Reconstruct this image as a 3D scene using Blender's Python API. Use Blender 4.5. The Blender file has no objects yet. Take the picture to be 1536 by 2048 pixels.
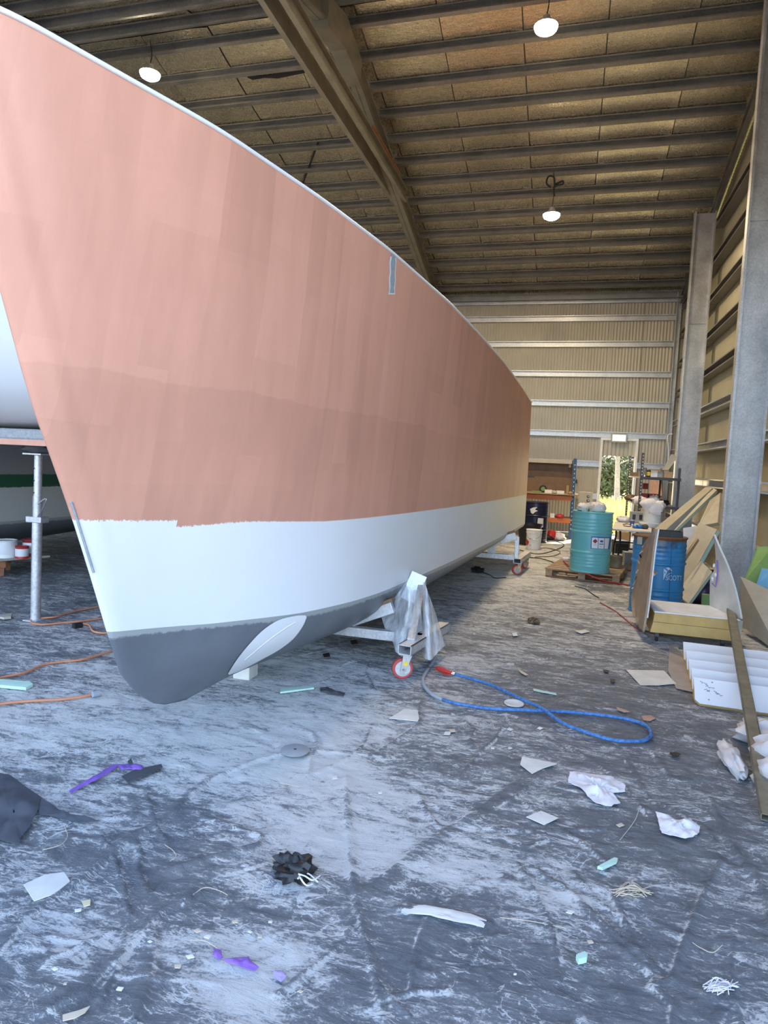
import bpy, bmesh, math, random
import numpy as np
from mathutils import Vector, Matrix, noise as mnoise
from mathutils.bvhtree import BVHTree

random.seed(7)
rng = np.random.default_rng(7)
sc = bpy.context.scene
COL = sc.collection
D2R = math.radians

# ------------------------------------------------------------------ camera
F_PX = 1325.87
YAW, PITCH, ROLL = D2R(-15.367), D2R(-4.261), D2R(2.668)
EYE = np.array([0.0, 0.0, 1.6])
_fw = np.array([math.sin(YAW)*math.cos(PITCH), math.cos(YAW)*math.cos(PITCH), math.sin(PITCH)])
_r = np.array([math.cos(YAW), -math.sin(YAW), 0.0])
_u = np.cross(_r, _fw)
_c, _s = math.cos(ROLL), math.sin(ROLL)
RIGHT, UP = _c*_r + _s*_u, -_s*_r + _c*_u
cam_d = bpy.data.cameras.new('camera')
cam_d.sensor_fit = 'VERTICAL'; cam_d.sensor_height = 36.0
cam_d.lens = F_PX/2048*36.0
cam_d.clip_end = 500
cam = bpy.data.objects.new('camera', cam_d); COL.objects.link(cam)
m = Matrix.Identity(4)
for i in range(3):
    m[i][0], m[i][1], m[i][2], m[i][3] = RIGHT[i], UP[i], -_fw[i], EYE[i]
cam.matrix_world = m
sc.camera = cam

# ------------------------------------------------------------------ world, sun, exposure
world = bpy.data.worlds.new('sky'); sc.world = world; world.use_nodes = True
wn = world.node_tree.nodes; wl = world.node_tree.links; wn.clear()
sky = wn.new('ShaderNodeTexSky'); sky.sky_type = 'NISHITA'; sky.sun_disc = False
sky.sun_elevation = D2R(32); sky.sun_rotation = D2R(-28); sky.altitude = 50
sky.air_density = 1.0; sky.dust_density = 2.0; sky.ozone_density = 1.0
bg = wn.new('ShaderNodeBackground'); bg.inputs['Strength'].default_value = 0.86
wo = wn.new('ShaderNodeOutputWorld')
tint = wn.new('ShaderNodeMix'); tint.data_type = 'RGBA'; tint.blend_type = 'MULTIPLY'; tint.inputs[0].default_value = 1.0
tint.inputs[7].default_value = (1.0, .97, 1.0, 1)
wl.new(sky.outputs[0], tint.inputs[6]); wl.new(tint.outputs[2], bg.inputs['Color']); wl.new(bg.outputs[0], wo.inputs['Surface'])

sun_d = bpy.data.lights.new('sun', 'SUN'); sun_d.energy = 15.0; sun_d.angle = D2R(0.6)
sun_d.color = (1.0, 0.86, 0.62)
sun = bpy.data.objects.new('sun', sun_d); COL.objects.link(sun)
sun.rotation_euler = Vector((-0.42, -0.80, -0.52)).to_track_quat('-Z', 'Y').to_euler()

vs = sc.view_settings
vs.view_transform = 'Standard'; vs.look = 'None'; vs.gamma = 1.0; vs.use_curve_mapping = False
vs.exposure = 0.5

# ------------------------------------------------------------------ pixel helpers (direction only; depth from floor / wall / plane)
def ray(x, y):
    return RIGHT*((x-768)/F_PX) - UP*((y-1024)/F_PX) + _fw
def at_z(x, y, z=0.0):
    d = ray(x, y); return Vector(EYE + d*((z-EYE[2])/d[2]))
def at_y(x, y, Y):
    d = ray(x, y); return Vector(EYE + d*(Y/d[1]))
def at_x(x, y, X):
    d = ray(x, y); return Vector(EYE + d*(X/d[0]))

# ------------------------------------------------------------------ numpy value noise
def _hash(ix, iy, seed):
    h = (ix.astype(np.int64)*374761393 + iy.astype(np.int64)*668265263 + seed*1274126177) & 0xffffffff
    h = ((h ^ (h >> 13))*1274126177) & 0xffffffff
    return ((h ^ (h >> 16)) & 0xffff)/65535.0
def vnoise(x, y, seed=0):
    x = np.asarray(x, float); y = np.asarray(y, float)
    ix, iy = np.floor(x), np.floor(y); fx, fy = x-ix, y-iy
    fx = fx*fx*(3-2*fx); fy = fy*fy*(3-2*fy)
    a = _hash(ix, iy, seed); b = _hash(ix+1, iy, seed); c = _hash(ix, iy+1, seed); d = _hash(ix+1, iy+1, seed)
    return (a*(1-fx)+b*fx)*(1-fy) + (c*(1-fx)+d*fx)*fy
def fbm(x, y, seed=0, octv=4, g=0.5):
    t = 0; a = 1; n = 0
    for o in range(octv):
        t = t + a*vnoise(x*2**o, y*2**o, seed+o*17); n += a; a *= g
    return t/n

# ------------------------------------------------------------------ materials
class NT:
    def __init__(s, name):
        s.m = bpy.data.materials.new(name); s.m.use_nodes = True
        s.t = s.m.node_tree; s.b = s.t.nodes['Principled BSDF']
    def n(s, typ, **kw):
        nd = s.t.nodes.new(typ)
        for k, v in kw.items():
            if k in nd.inputs: nd.inputs[k].default_value = v
            else: setattr(nd, k, v)
        return nd
    def l(s, a, b): s.t.links.new(a, b)
    def noise(s, scale=5, detail=4, rough=0.55, vec=None, dist=0.0):
        nd = s.n('ShaderNodeTexNoise'); nd.inputs['Scale'].default_value = scale
        nd.inputs['Detail'].default_value = detail; nd.inputs['Roughness'].default_value = rough
        nd.inputs['Distortion'].default_value = dist
        if vec is not None: s.l(vec, nd.inputs['Vector'])
        return nd.outputs['Fac']
    def pos(s, sx=1, sy=1, sz=1, obj=True, rot=(0, 0, 0)):
        g = s.n('ShaderNodeNewGeometry') if not obj else s.n('ShaderNodeTexCoord')
        mp = s.n('ShaderNodeMapping'); mp.inputs['Scale'].default_value = (sx, sy, sz); mp.inputs['Rotation'].default_value = rot
        s.l(g.outputs['Object'] if obj else g.outputs['Position'], mp.inputs['Vector'])
        return mp.outputs['Vector']
    def ramp(s, fac, stops):
        r = s.n('ShaderNodeValToRGB'); cr = r.color_ramp
        while len(cr.elements) < len(stops): cr.elements.new(0.5)
        for e, (p, c) in zip(cr.elements, stops):
            e.position = p; e.color = (*c, 1) if len(c) == 3 else c
        s.l(fac, r.inputs['Fac']); return r.outputs['Color']
    def mix(s, fac, a, b):
        mx = s.n('ShaderNodeMix'); mx.data_type = 'RGBA'
        for sock, v in ((mx.inputs[0], fac), (mx.inputs[6], a), (mx.inputs[7], b)):
            if hasattr(v, 'is_linked') or isinstance(v, bpy.types.NodeSocket): s.l(v, sock)
            elif isinstance(v, (int, float)): sock.default_value = v
            else: sock.default_value = (*v, 1)
        return mx.outputs[2]
    def math(s, op, a, b=None, clamp=False):
        mm = s.n('ShaderNodeMath'); mm.operation = op; mm.use_clamp = clamp
        for i, v in enumerate((a, b)):
            if v is None: continue
            if isinstance(v, bpy.types.NodeSocket): s.l(v, mm.inputs[i])
            else: mm.inputs[i].default_value = v
        return mm.outputs[0]
    def maprange(s, v, a, b, c=0.0, d=1.0):
        mr = s.n('ShaderNodeMapRange'); s.l(v, mr.inputs[0])
        for i, q in enumerate((a, b, c, d)): mr.inputs[i+1].default_value = q
        return mr.outputs[0]
    def bump(s, h, strength=0.3, dist=0.01):
        b = s.n('ShaderNodeBump'); b.inputs['Strength'].default_value = strength; b.inputs['Distance'].default_value = dist
        s.l(h, b.inputs['Height']); s.l(b.outputs[0], s.b.inputs['Normal'])
    def set(s, **kw):
        for k, v in kw.items():
            sock = s.b.inputs[k.replace('_', ' ')]
            if isinstance(v, bpy.types.NodeSocket): s.l(v, sock)
            elif isinstance(v, (tuple, list)): sock.default_value = (*v, 1) if len(v) == 3 else v
            else: sock.default_value = v
        return s.m

def plain(name, col, rough=0.6, metal=0.0, var=0.12, scale=6.0, bump=0.0, bscale=40, spec=None, alpha=None, trans=None):
    """colour with soft cloudy variation and a little relief"""
    t = NT(name)
    f = t.noise(scale, 5, 0.6, t.pos())
    lo = tuple(max(0, c*(1-var)) for c in col); hi = tuple(min(1, c*(1+var)) for c in col)
    t.set(Base_Color=t.ramp(f, [(0.3, lo), (0.7, hi)]), Roughness=rough, Metallic=metal)
    if bump: t.bump(t.noise(bscale, 3, 0.6, t.pos()), bump, 0.005)
    if trans is not None: t.set(Transmission_Weight=trans)
    if alpha is not None: t.set(Alpha=alpha)
    return t.m

M = {}
M['white'] = plain('white_paint', (.80, .80, .79), .5)
M['offwhite'] = plain('offwhite_board', (.68, .66, .60), .6)
M['cream'] = plain('cream_panel', (.48, .45, .36), .6)
M['beige'] = plain('beige_panel', (.41, .38, .30), .6)
M['tan'] = plain('tan_plywood', (.42, .29, .17), .65)
M['wood'] = plain('pallet_wood', (.40, .27, .16), .75, var=.25, scale=14)
M['darkwood'] = plain('stained_wood', (.26, .11, .05), .6, var=.25, scale=14)
M['foam_y'] = plain('yellow_foam_edge', (.60, .40, .14), .75, var=.12, scale=9)
M['mint'] = plain('mint_foam', (.50, .72, .60), .8)
M['green'] = plain('green_foam', (.20, .35, .11), .8)
M['bluefoam'] = plain('blue_foam', (.13, .38, .62), .7)
M['black'] = plain('black_plastic', (.012, .012, .014), .45)
M['rubber'] = plain('black_rubber', (.02, .02, .02), .8)
M['grey'] = plain('grey_plastic', (.33, .34, .35), .6)
M['darkgrey'] = plain('dark_grey', (.07, .075, .085), .6)
M['red'] = plain('red_plastic', (.50, .035, .03), .4)
M['darkred'] = plain('dark_red', (.28, .025, .03), .5)
M['orange'] = plain('orange_steel', (.62, .17, .04), .45)
M['cord'] = plain('orange_cord', (.60, .25, .13), .6)
M['blueupright'] = plain('blue_steel', (.02, .08, .19), .45)
M['navy'] = plain('navy_drum', (.008, .012, .045), .35)
M['bluehose'] = plain('blue_hose', (.055, .17, .40), .55, var=.5, scale=45)
M['greyhose'] = plain('grey_hose', (.33, .38, .43), .5)
M['redhose'] = plain('red_hose', (.38, .03, .03), .45)
M['yellow'] = plain('yellow_label', (.85, .62, .05), .5)
M['purple'] = plain('purple_film', (.24, .12, .50), .45)
M['cloth'] = plain('white_rag', (.74, .72, .74), .9, bump=.4)
M['paper'] = plain('paper', (.72, .70, .64), .9)
M['cardboard'] = plain('cardboard', (.42, .29, .15), .8)
M['straw'] = plain('straw_fibre', (.62, .53, .40), .8)
M['label'] = plain('label_paper', (.78, .78, .80), .5, var=.03)
M['ink'] = plain('ink', (.015, .015, .03), .6)
M['blueink'] = plain('blue_print', (.05, .10, .38), .5)
M['glassblue'] = plain('blue_plastic', (.04, .16, .45), .3)
M['brown'] = plain('brown_ply', (.20, .12, .07), .6)

def galv(name, base=.55, rough=.42, tint=(1, 1, 1.02)):
    t = NT(name)
    v = t.n('ShaderNodeTexVoronoi'); v.inputs['Scale'].default_value = 55
    t.l(t.pos(), v.inputs['Vector'])
    f = t.noise(2.2, 6, .65, t.pos())
    sp = t.math('ADD', t.math('MULTIPLY', v.outputs['Color'], .25), f)
    lo = tuple(base*.66*c for c in tint); hi = tuple(base*1.2*c for c in tint)
    t.set(Base_Color=t.ramp(sp, [(.35, lo), (.85, hi)]), Metallic=.75,
          Roughness=t.maprange(f, .3, .7, rough-.08, rough+.12))
    return t.m
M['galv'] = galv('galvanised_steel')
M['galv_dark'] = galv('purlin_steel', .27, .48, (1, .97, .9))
M['alu'] = galv('aluminium', .62, .38)
M['chrome'] = plain('bright_steel', (.6, .6, .6), .25, 1.0)
M['olive_alu'] = plain('dusty_alloy_bar', (.23, .21, .15), .6, .35, var=.25, scale=12)

# ------------------------------------------------------------------ mesh builder
class MB:
    def __init__(s): s.v = []; s.f = []
    def add(s, vs, fs):
        o = len(s.v); s.v += [Vector(p) for p in vs]; s.f += [tuple(i+o for i in f) for f in fs]; return s
    def box(s, c, size, R=None):
        hx, hy, hz = size[0]/2, size[1]/2, size[2]/2
        P = [Vector((x, y, z)) for z in (-hz, hz) for y in (-hy, hy) for x in (-hx, hx)]
        if R is not None: P = [R @ p for p in P]
        c = Vector(c)
        return s.add([p+c for p in P], [(0, 2, 3, 1), (4, 5, 7, 6), (0, 1, 5, 4), (2, 6, 7, 3), (0, 4, 6, 2), (1, 3, 7, 5)])
    def bar(s, a, b, w, h, up=(0, 0, 1)):
        """rectangular bar from a to b; w across, h along 'up'"""
        a, b = Vector(a), Vector(b); d = (b-a); L = d.length; d.normalize()
        side = d.cross(Vector(up)); side.normalize(); u2 = side.cross(d)
        R = Matrix((side, d, u2)).transposed()
        return s.box((a+b)/2, (w, L, h), R)
    def cyl(s, a, b, r, seg=16, r1=None, caps=True):
        a, b = Vector(a), Vector(b); r1 = r if r1 is None else r1
        d = (b-a).normalized(); x = d.orthogonal().normalized(); y = d.cross(x)
        o = len(s.v)
        for p, q in ((a, r), (b, r1)):
            for i in range(seg):
                t = 2*math.pi*i/seg; s.v.append(p + x*(q*math.cos(t)) + y*(q*math.sin(t)))
        for i in range(seg):
            j = (i+1) % seg; s.f.append((o+i, o+j, o+seg+j, o+seg+i))
        if caps:
            s.f.append(tuple(o+i for i in reversed(range(seg)))); s.f.append(tuple(o+seg+i for i in range(seg)))
        return s
    def tube(s, pts, r, seg=8, closed=False):
        P = [Vector(p) for p in pts]; n = len(P); o = len(s.v); prev = None
        for k, p in enumerate(P):
            d = (P[min(k+1, n-1)]-P[max(k-1, 0)]).normalized()
            if prev is None: x = d.orthogonal().normalized()
            else:
                x = prev - d*prev.dot(d)
                x = x.normalized() if x.length > 1e-6 else d.orthogonal().normalized()
            prev = x; y = d.cross(x); rr = r[k] if isinstance(r, (list, tuple)) else r
            for i in range(seg):
                t = 2*math.pi*i/seg; s.v.append(p + x*(rr*math.cos(t)) + y*(rr*math.sin(t)))
        for k in range(n-1):
            for i in range(seg):
                j = (i+1) % seg; s.f.append((o+k*seg+i, o+k*seg+j, o+(k+1)*seg+j, o+(k+1)*seg+i))
        s.f.append(tuple(o+i for i in reversed(range(seg)))); s.f.append(tuple(o+(n-1)*seg+i for i in range(seg)))
        return s
    def lathe(s, prof, c=(0, 0, 0), seg=32, caps=True):
        c = Vector(c); o = len(s.v); n = len(prof)
        for r, z in prof:
            for i in range(seg):
                t = 2*math.pi*i/seg; s.v.append(c+Vector((r*math.cos(t), r*math.sin(t), z)))
        for k in range(n-1):
            for i in range(seg):
                j = (i+1) % seg; s.f.append((o+k*seg+i, o+k*seg+j, o+(k+1)*seg+j, o+(k+1)*seg+i))
        if caps:
            if prof[0][0] > 1e-5: s.f.append(tuple(o+i for i in reversed(range(seg))))
            if prof[-1][0] > 1e-5: s.f.append(tuple(o+(n-1)*seg+i for i in range(seg)))
        return s
    def slab(s, poly, ext):
        """closed solid: polygon (3-D points) pushed along ext"""
        P = [Vector(p) for p in poly]; e = Vector(ext); n = len(P); o = len(s.v)
        s.v += P + [p+e for p in P]
        s.f.append(tuple(o+i for i in range(n))); s.f.append(tuple(o+n+i for i in reversed(range(n))))
        for i in range(n):
            j = (i+1) % n; s.f.append((o+i, o+n+i, o+n+j, o+j))
        return s
    def grid(s, rows):
        o = len(s.v); n = len(rows[0])
        for r in rows: s.v += [Vector(p) for p in r]
        for k in range(len(rows)-1):
            for i in range(n-1):
                a = o+k*n+i; s.f.append((a, a+1, a+n+1, a+n))
        return s
    def xf(s, Mx):
        s.v = [Mx @ p for p in s.v]; return s
    def build(s, name, mat, parent=None, smooth=None, bevel=0.0, solid=0.0, origin=None, fix=True):
        root = parent
        while root is not None and root.parent is not None: root = root.parent
        if root is not None: org = Vector(root['_o'])
        elif origin is not None: org = Vector(origin)
        else:
            xs = [p.x for p in s.v]; ys = [p.y for p in s.v]; zs = [p.z for p in s.v]
            org = Vector(((min(xs)+max(xs))/2, (min(ys)+max(ys))/2, min(zs)))
        me = bpy.data.meshes.new(name)
        me.from_pydata([tuple(p-org) for p in s.v], [], s.f)
        me.materials.append(M[mat] if isinstance(mat, str) else mat)
        if fix:
            bm = bmesh.new(); bm.from_mesh(me)
            bmesh.ops.recalc_face_normals(bm, faces=bm.faces)
            if smooth is not None:
                for e in bm.edges:
                    e.smooth = (len(e.link_faces) == 2 and e.calc_face_angle(0) < D2R(smooth))
                for f in bm.faces: f.smooth = True
            bm.to_mesh(me); bm.free()
        ob = bpy.data.objects.new(name, me); COL.objects.link(ob)
        if root is None:
            ob.location = org; ob['_o'] = tuple(org)
        else: ob.parent = parent
        if bevel:
            b = ob.modifiers.new('bevel', 'BEVEL'); b.width = bevel; b.segments = 2; b.limit_method = 'ANGLE'
        if solid:
            b = ob.modifiers.new('solid', 'SOLIDIFY'); b.thickness = solid; b.offset = 0
        return ob

def tag(o, label, cat, group=None):
    o['label'] = label; o['category'] = cat
    if group: o['group'] = group
    return o
def thing(name, loc, label, cat, group=None):
    o = bpy.data.objects.new(name, None); COL.objects.link(o); o.location = loc; o['_o'] = tuple(loc)
    o.empty_display_size = .1
    return tag(o, label, cat, group)
def struct(o):
    o['kind'] = 'structure'; return o
def smooth_path(pts, n=8):
    """Catmull-Rom through points"""
    P = [Vector(p) for p in pts]; P = [P[0]*2-P[1]] + P + [P[-1]*2-P[-2]]; out = []
    for i in range(1, len(P)-2):
        for k in range(n):
            t = k/n; a, b, c, d = P[i-1:i+3]
            out.append(.5*((2*b)+(c-a)*t+(2*a-5*b+4*c-d)*t*t+(3*b-a-3*c+d)*t**3))
    out.append(P[-2]); return out
def TR(loc, rz=0, rx=0, ry=0):
    return Matrix.Translation(Vector(loc)) @ Matrix.Rotation(rz, 4, 'Z') @ Matrix.Rotation(ry, 4, 'Y') @ Matrix.Rotation(rx, 4, 'X')

# ================================================================== STRUCTURE
XW = 2.42          # plane of the right wall's girts
XS = 2.60          # right wall sheeting
XL = -16.0         # left end wall
YB = 18.1          # back wall sheeting
YR = 9.75          # ridge
YF = 1.4           # front eave: that side of the shed is open
SL = 0.26          # roof slope
YN, ZN = 17.6, 6.16
def roof_z(Y):     # underside of the purlins
    return ZN + SL*(YN-Y) if Y >= YR else ZN + SL*(YN-YR) - SL*(YR-Y)

# ---- sheeting materials
def sheet_mat(name, col):
    t = NT(name)
    f = t.noise(1.3, 5, .6, t.pos())
    t.set(Base_Color=t.ramp(f, [(.3, tuple(c*.85 for c in col)), (.7, col)]), Roughness=.42, Metallic=.15)
    return t.m
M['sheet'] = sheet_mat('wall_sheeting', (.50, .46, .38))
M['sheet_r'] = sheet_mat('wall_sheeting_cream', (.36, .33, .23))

def corrugated(mb, A, B, z0, z1, nrm, pitch=.076, amp=.009, per=8):
    A, B = Vector(A), Vector(B); L = (B-A).length; n = int(L/pitch*per); d = (B-A)/n; nrm = Vector(nrm)
    bot = []; top = []
    for i in range(n+1):
        p = A + d*i + nrm*(amp*math.cos(2*math.pi*i/per)); bot.append((p.x, p.y, z0)); top.append((p.x, p.y, z1))
    mb.grid([bot, top]); return mb

DX0, DX1, DZF = .80, 1.60, 2.44      # door opening in the back wall
mb = MB()
corrugated(mb, (XL, YB, 0), (DX0+.012, YB, 0), 0, 6.35, (0, -1, 0))
corrugated(mb, (DX1-.02, YB+.002, 0), (XS, YB+.002, 0), 0, 6.35, (0, -1, 0))
corrugated(mb, (DX0-.02, YB+.004, 0), (DX1+.06, YB+.004, 0), DZF, 6.35, (0, -1, 0))
wall_back = struct(mb.build('wall_back', 'sheet', smooth=80, origin=(0, YB, 0)))
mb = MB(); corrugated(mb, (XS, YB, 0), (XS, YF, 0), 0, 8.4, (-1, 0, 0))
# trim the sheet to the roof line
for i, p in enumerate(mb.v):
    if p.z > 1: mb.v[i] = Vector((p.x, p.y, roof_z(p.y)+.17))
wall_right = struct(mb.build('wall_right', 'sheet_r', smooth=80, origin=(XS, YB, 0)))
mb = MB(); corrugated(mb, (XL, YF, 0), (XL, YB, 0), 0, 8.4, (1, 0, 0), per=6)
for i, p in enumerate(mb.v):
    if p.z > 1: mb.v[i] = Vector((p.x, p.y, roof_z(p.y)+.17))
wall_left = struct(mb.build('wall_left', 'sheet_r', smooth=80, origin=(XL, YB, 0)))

def csec(mb, A, B, web, flange_dir, depth, fl, lip=.022, th=.006):
    """lipped channel from A to B: web along 'web' (unit) of 'depth', flanges along flange_dir"""
    A, B = Vector(A), Vector(B); w = Vector(web); f = Vector(flange_dir)
    h = depth/2
    pr = [(-h+lip, fl), (-h, fl), (-h, 0), (h, 0), (h, fl), (h-lip, fl)]
    inn = [(-h+lip, fl-th), (-h+th, fl-th), (-h+th, th), (h-th, th), (h-th, fl-th), (h-lip, fl-th)]
    loop = pr + inn[::-1]
    ra = [A + w*a + f*b for a, b in loop]; rb = [B + w*a + f*b for a, b in loop]
    n = len(loop); o = len(mb.v); mb.v += ra + rb
    for i in range(n):
        j = (i+1) % n; mb.f.append((o+i, o+j, o+n+j, o+n+i))
    for k in range(5):   # end caps
        mb.f.append((o+k, o+k+1, o+n-2-k, o+n-1-k)); mb.f.append((o+n+k, o+2*n-1-k, o+2*n-2-k, o+n+k+1))
    return mb

# ---- girts on the back wall, cut around the door
for z in (.98, 1.82, 2.58, 3.36, 4.12, 4.88, 5.53, 5.98):
    spans = [(XL, XW-.05)] if z > 2.5 else [(XL, DX0-.06), (DX1+.06, XW-.05)]
    for a, b in spans:
        csec(MB(), (a, YB-.012, z), (b, YB-.012, z), (0, 0, 1), (0, -1, 0), .15, .065).build('girt', 'galv', wall_back)
# ---- girts on the right wall, bay by bay
COLY = [5.11, 9.77, 14.43]
bays = [(YF, 5.11), (5.11, 9.77), (9.77, 14.43), (14.43, YB-.1)]
zs = [.62, 1.50, 2.18, 2.90, 3.62, 4.34, 5.06, 5.78, 6.5, 7.2]
for z in zs:
    for a, b in bays:
        if z > min(roof_z(a+.05), roof_z(b-.05))-.15: continue
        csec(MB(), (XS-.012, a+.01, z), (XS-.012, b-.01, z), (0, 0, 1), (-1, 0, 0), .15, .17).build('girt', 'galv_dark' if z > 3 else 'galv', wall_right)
# sloping top plate of the right wall, rafter of the end frame
for a, b in ((YB-.1, YR), (YR, YF)):
    csec(MB(), (XW+.03, a, roof_z(a)-.11), (XW+.03, b, roof_z(b)-.11), (0, 0, 1), (-1, 0, 0), .20, .075).build('rake_beam', 'galv_dark', wall_right)
# corner post
csec(MB(), (XW-.06, YB-.02, 0), (XW-.06, YB-.02, 6.15), (1, 0, 0), (0, -1, 0), .12, .10).build('corner_post', 'galv', wall_back)

# ---- columns of the end wall: channels that open toward the camera
for k, (y, wd, lab) in enumerate(((14.43, .39, 'galvanised steel channel column standing between shelving and leaning boards'),
                    (9.77, .42, 'wide galvanised steel channel column nearest the camera on right wall'))):
    zt = roof_z(y)-.02 if k else 6.72
    t = thing('steel_column', (XW-wd/2, y, 0), lab, 'column')
    csec(MB(), (XW-wd/2, y, 0.0), (XW-wd/2, y, zt), (1, 0, 0), (0, -1, 0), wd, .13, lip=.03, th=.008).build('channel', 'galv', t)
    zc = 4.95 if k else 4.62
    MB().box((XW-wd/2, y-.02, zc), (wd-.02, .03, .035)).build('cleat', 'galv', t)
    MB().box((XW-wd/2, y-.03, .008), (wd+.06, .26, .016)).build('base_plate', 'galv', t)

# ---- ceiling: foil blanket strips laid over purlins
def foil_mat():
    t = NT('foil_blanket')
    v = t.pos(1, 1, 1)
    a = t.noise(7, 6, .7, t.pos(1, 3, 1)); b = t.noise(45, 4, .65, v); c = t.noise(1.1, 3, .5, v)
    h = t.math('ADD', t.math('MULTIPLY', a, .9), t.math('MULTIPLY', b, .15))
    t.bump(h, .42, .02)
    t.set(Base_Color=t.ramp(c, [(.3, (.66, .58, .42)), (.7, (.86, .76, .55))]), Metallic=.9, Roughness=t.maprange(b, .3, .7, .19, .32))
    return t.m
M['foil'] = foil_mat()
FZ = .16      # purlin depth: the blanket lies on top
mb = MB()     # roof sheets above
ceil_mb = MB()
ceil_mb.grid([[(XL, Y, roof_z(Y)+FZ+.05), (XS+.1, Y, roof_z(Y)+FZ+.05)] for Y in (YB+.25, YR, YF-.2)])
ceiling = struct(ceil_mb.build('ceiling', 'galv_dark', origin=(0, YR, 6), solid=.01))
xs = [2.58]; 
while xs[-1] > -10.5: xs.append(xs[-1]-1.22)
for i in range(len(xs)-1):
    x1, x0 = xs[i]-.012, xs[i+1]+.006
    for (ya, yb, ny) in ((YB, YR+.06, 30), (YR-.06, YF, 20)):
        rows = []
        for k in range(ny+1):
            Y = ya+(yb-ya)*k/ny; row = []
            for j in range(7):
                x = x0+(x1-x0)*j/6
                sag = -.02*abs(math.sin(math.pi*(YN-Y)/.585)) + .012*(mnoise.noise(Vector((x*1.7, Y*1.7, i)))) + (-.012 if j in (0, 6) and i % 2 else 0)
                row.append((x, Y, roof_z(Y)+FZ+.03+sag))
            rows.append(row)
        MB().grid(rows).build('foil_strip', 'foil', ceiling, smooth=60)
# purlins (C, lip toward the viewer), both slopes; split at the frames
FRX = [-3.72, -9.9]
py = [YN-.585*k for k in range(14)] + [YR-.30-.585*k for k in range(14)]
for Y in py:
    z = roof_z(Y)
    nrm = Vector((0, SL if Y > YR else -SL, 1)).normalized()
    fl = Vector((0, -1, SL if Y > YR else -SL)).normalized()
    for a, b in ((FRX[0]+.05, XW-.02), (FRX[1]+.05, FRX[0]-.05), (XL, FRX[1]-.05)):
        c0 = Vector((0, Y, z)) + nrm*(FZ/2)
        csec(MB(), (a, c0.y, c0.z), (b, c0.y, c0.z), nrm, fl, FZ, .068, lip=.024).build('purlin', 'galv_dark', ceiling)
# eave strut along the back wall and its gutter angle
csec(MB(), (XL, YB-.10, 6.07), (XW, YB-.10, 6.07), (0, 0, 1), (0, -1, 0), .16, .06).build('eave_strut', 'galv_dark', ceiling)
# bracing strap between purlins and foil
p0, p1 = at_y(640, 196, 12.3), at_y(560, 400, 15.6)
p0.z = roof_z(p0.y)+.12; p1.z = roof_z(p1.y)+.12
MB().bar(p0, p1, .035, .006).build('brace_strap', 'rubber', ceiling)

# ---- portal frames: rafters with a tie beam
M['rafter'] = plain('rafter_steel', (.26, .245, .19), .5, .35, var=.2, scale=3)
def frame(X, lab):
    t = thing('portal_frame', (X, YR, 6), lab, 'roof frame')
    for s in (-1, 1):
        for a, b in ((YB-.2, YR), (YF+.2, YR)):
            za, zb = roof_z(a), roof_z(b)
            csec(MB(), (X+s*.004, a, za-.17), (X+s*.004, b, zb-.17), (0, 0, 1), (s, 0, 0), .33, .085, lip=.03).build('rafter', 'rafter', t)
        csec(MB(), (X+s*.09, 13.6, 7.08), (X+s*.09, 5.9, 7.08), (0, 0, 1), (s, 0, 0), .26, .075, lip=.03).build('tie_beam', 'rafter', t)
    # apex plate
    MB().slab([(X-.12, YR-.75, roof_z(YR-.75)-.02), (X-.12, YR, roof_z(YR)-.02), (X-.12, YR+.75, roof_z(YR+.75)-.02),
               (X-.12, YR+.75, roof_z(YR+.75)-.42), (X-.12, YR, roof_z(YR)-.5), (X-.12, YR-.75, roof_z(YR-.75)-.42)], (.24, 0, 0)).build('apex_plate', 'rafter', t)
    for yy in (YB-.25, YF+.3):
        MB().box((X, yy, 3.0), (.17, .30, 6.0)).build('post', 'galv', t)
    MB().bar((X+.14, 11.1, 7.235), (X+.14, 12.9, 7.235), .09, .04).build('timber_strip', 'darkwood', t)
    return t
frame(FRX[0], 'long olive steel rafter with tie beam crossing the ceiling above the hull')
# torn hole in the foil
pts = [(486, 137), (500, 150), (520, 152), (545, 150), (560, 140), (585, 133), (612, 135), (610, 146), (580, 152), (556, 157), (530, 156), (505, 160), (495, 155)]
def on_roof(x, y, off=.0):
    d = ray(x, y); A = EYE  # z = ZN+SL*(YN-Y)+FZ+off
    tt = (ZN+SL*YN+FZ+off-A[2])/(d[2]+SL*d[1]); return Vector(A+d*tt)
MB().slab([on_roof(x, y, .0) for x, y in pts], (0, 0, .012)).build('torn_patch', 'rubber', ceiling)

# ---- door frame and transom
d1 = MB()
d1.box((DX0-.03, YB-.04, DZF/2), (.06, .12, DZF)).box((DX1+.03, YB-.04, DZF/2), (.06, .12, DZF)).box(((DX0+DX1)/2, YB-.04, DZF+.03), (DX1-DX0+.12, .12, .06))
door = struct(d1.build('door_1', 'white', origin=((DX0+DX1)/2, YB, 0)))
tm = MB(); corrugated(tm, (DX0, YB-.01, 0), (DX1, YB-.01, 0), 2.04, DZF, (0, -1, 0), pitch=.10)
tm.build('transom_sheet', 'sheet', door, smooth=80)
MB().box(((DX0+DX1)/2, YB, .015), (DX1-DX0, .16, .03)).build('threshold', 'alu', door)

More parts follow.
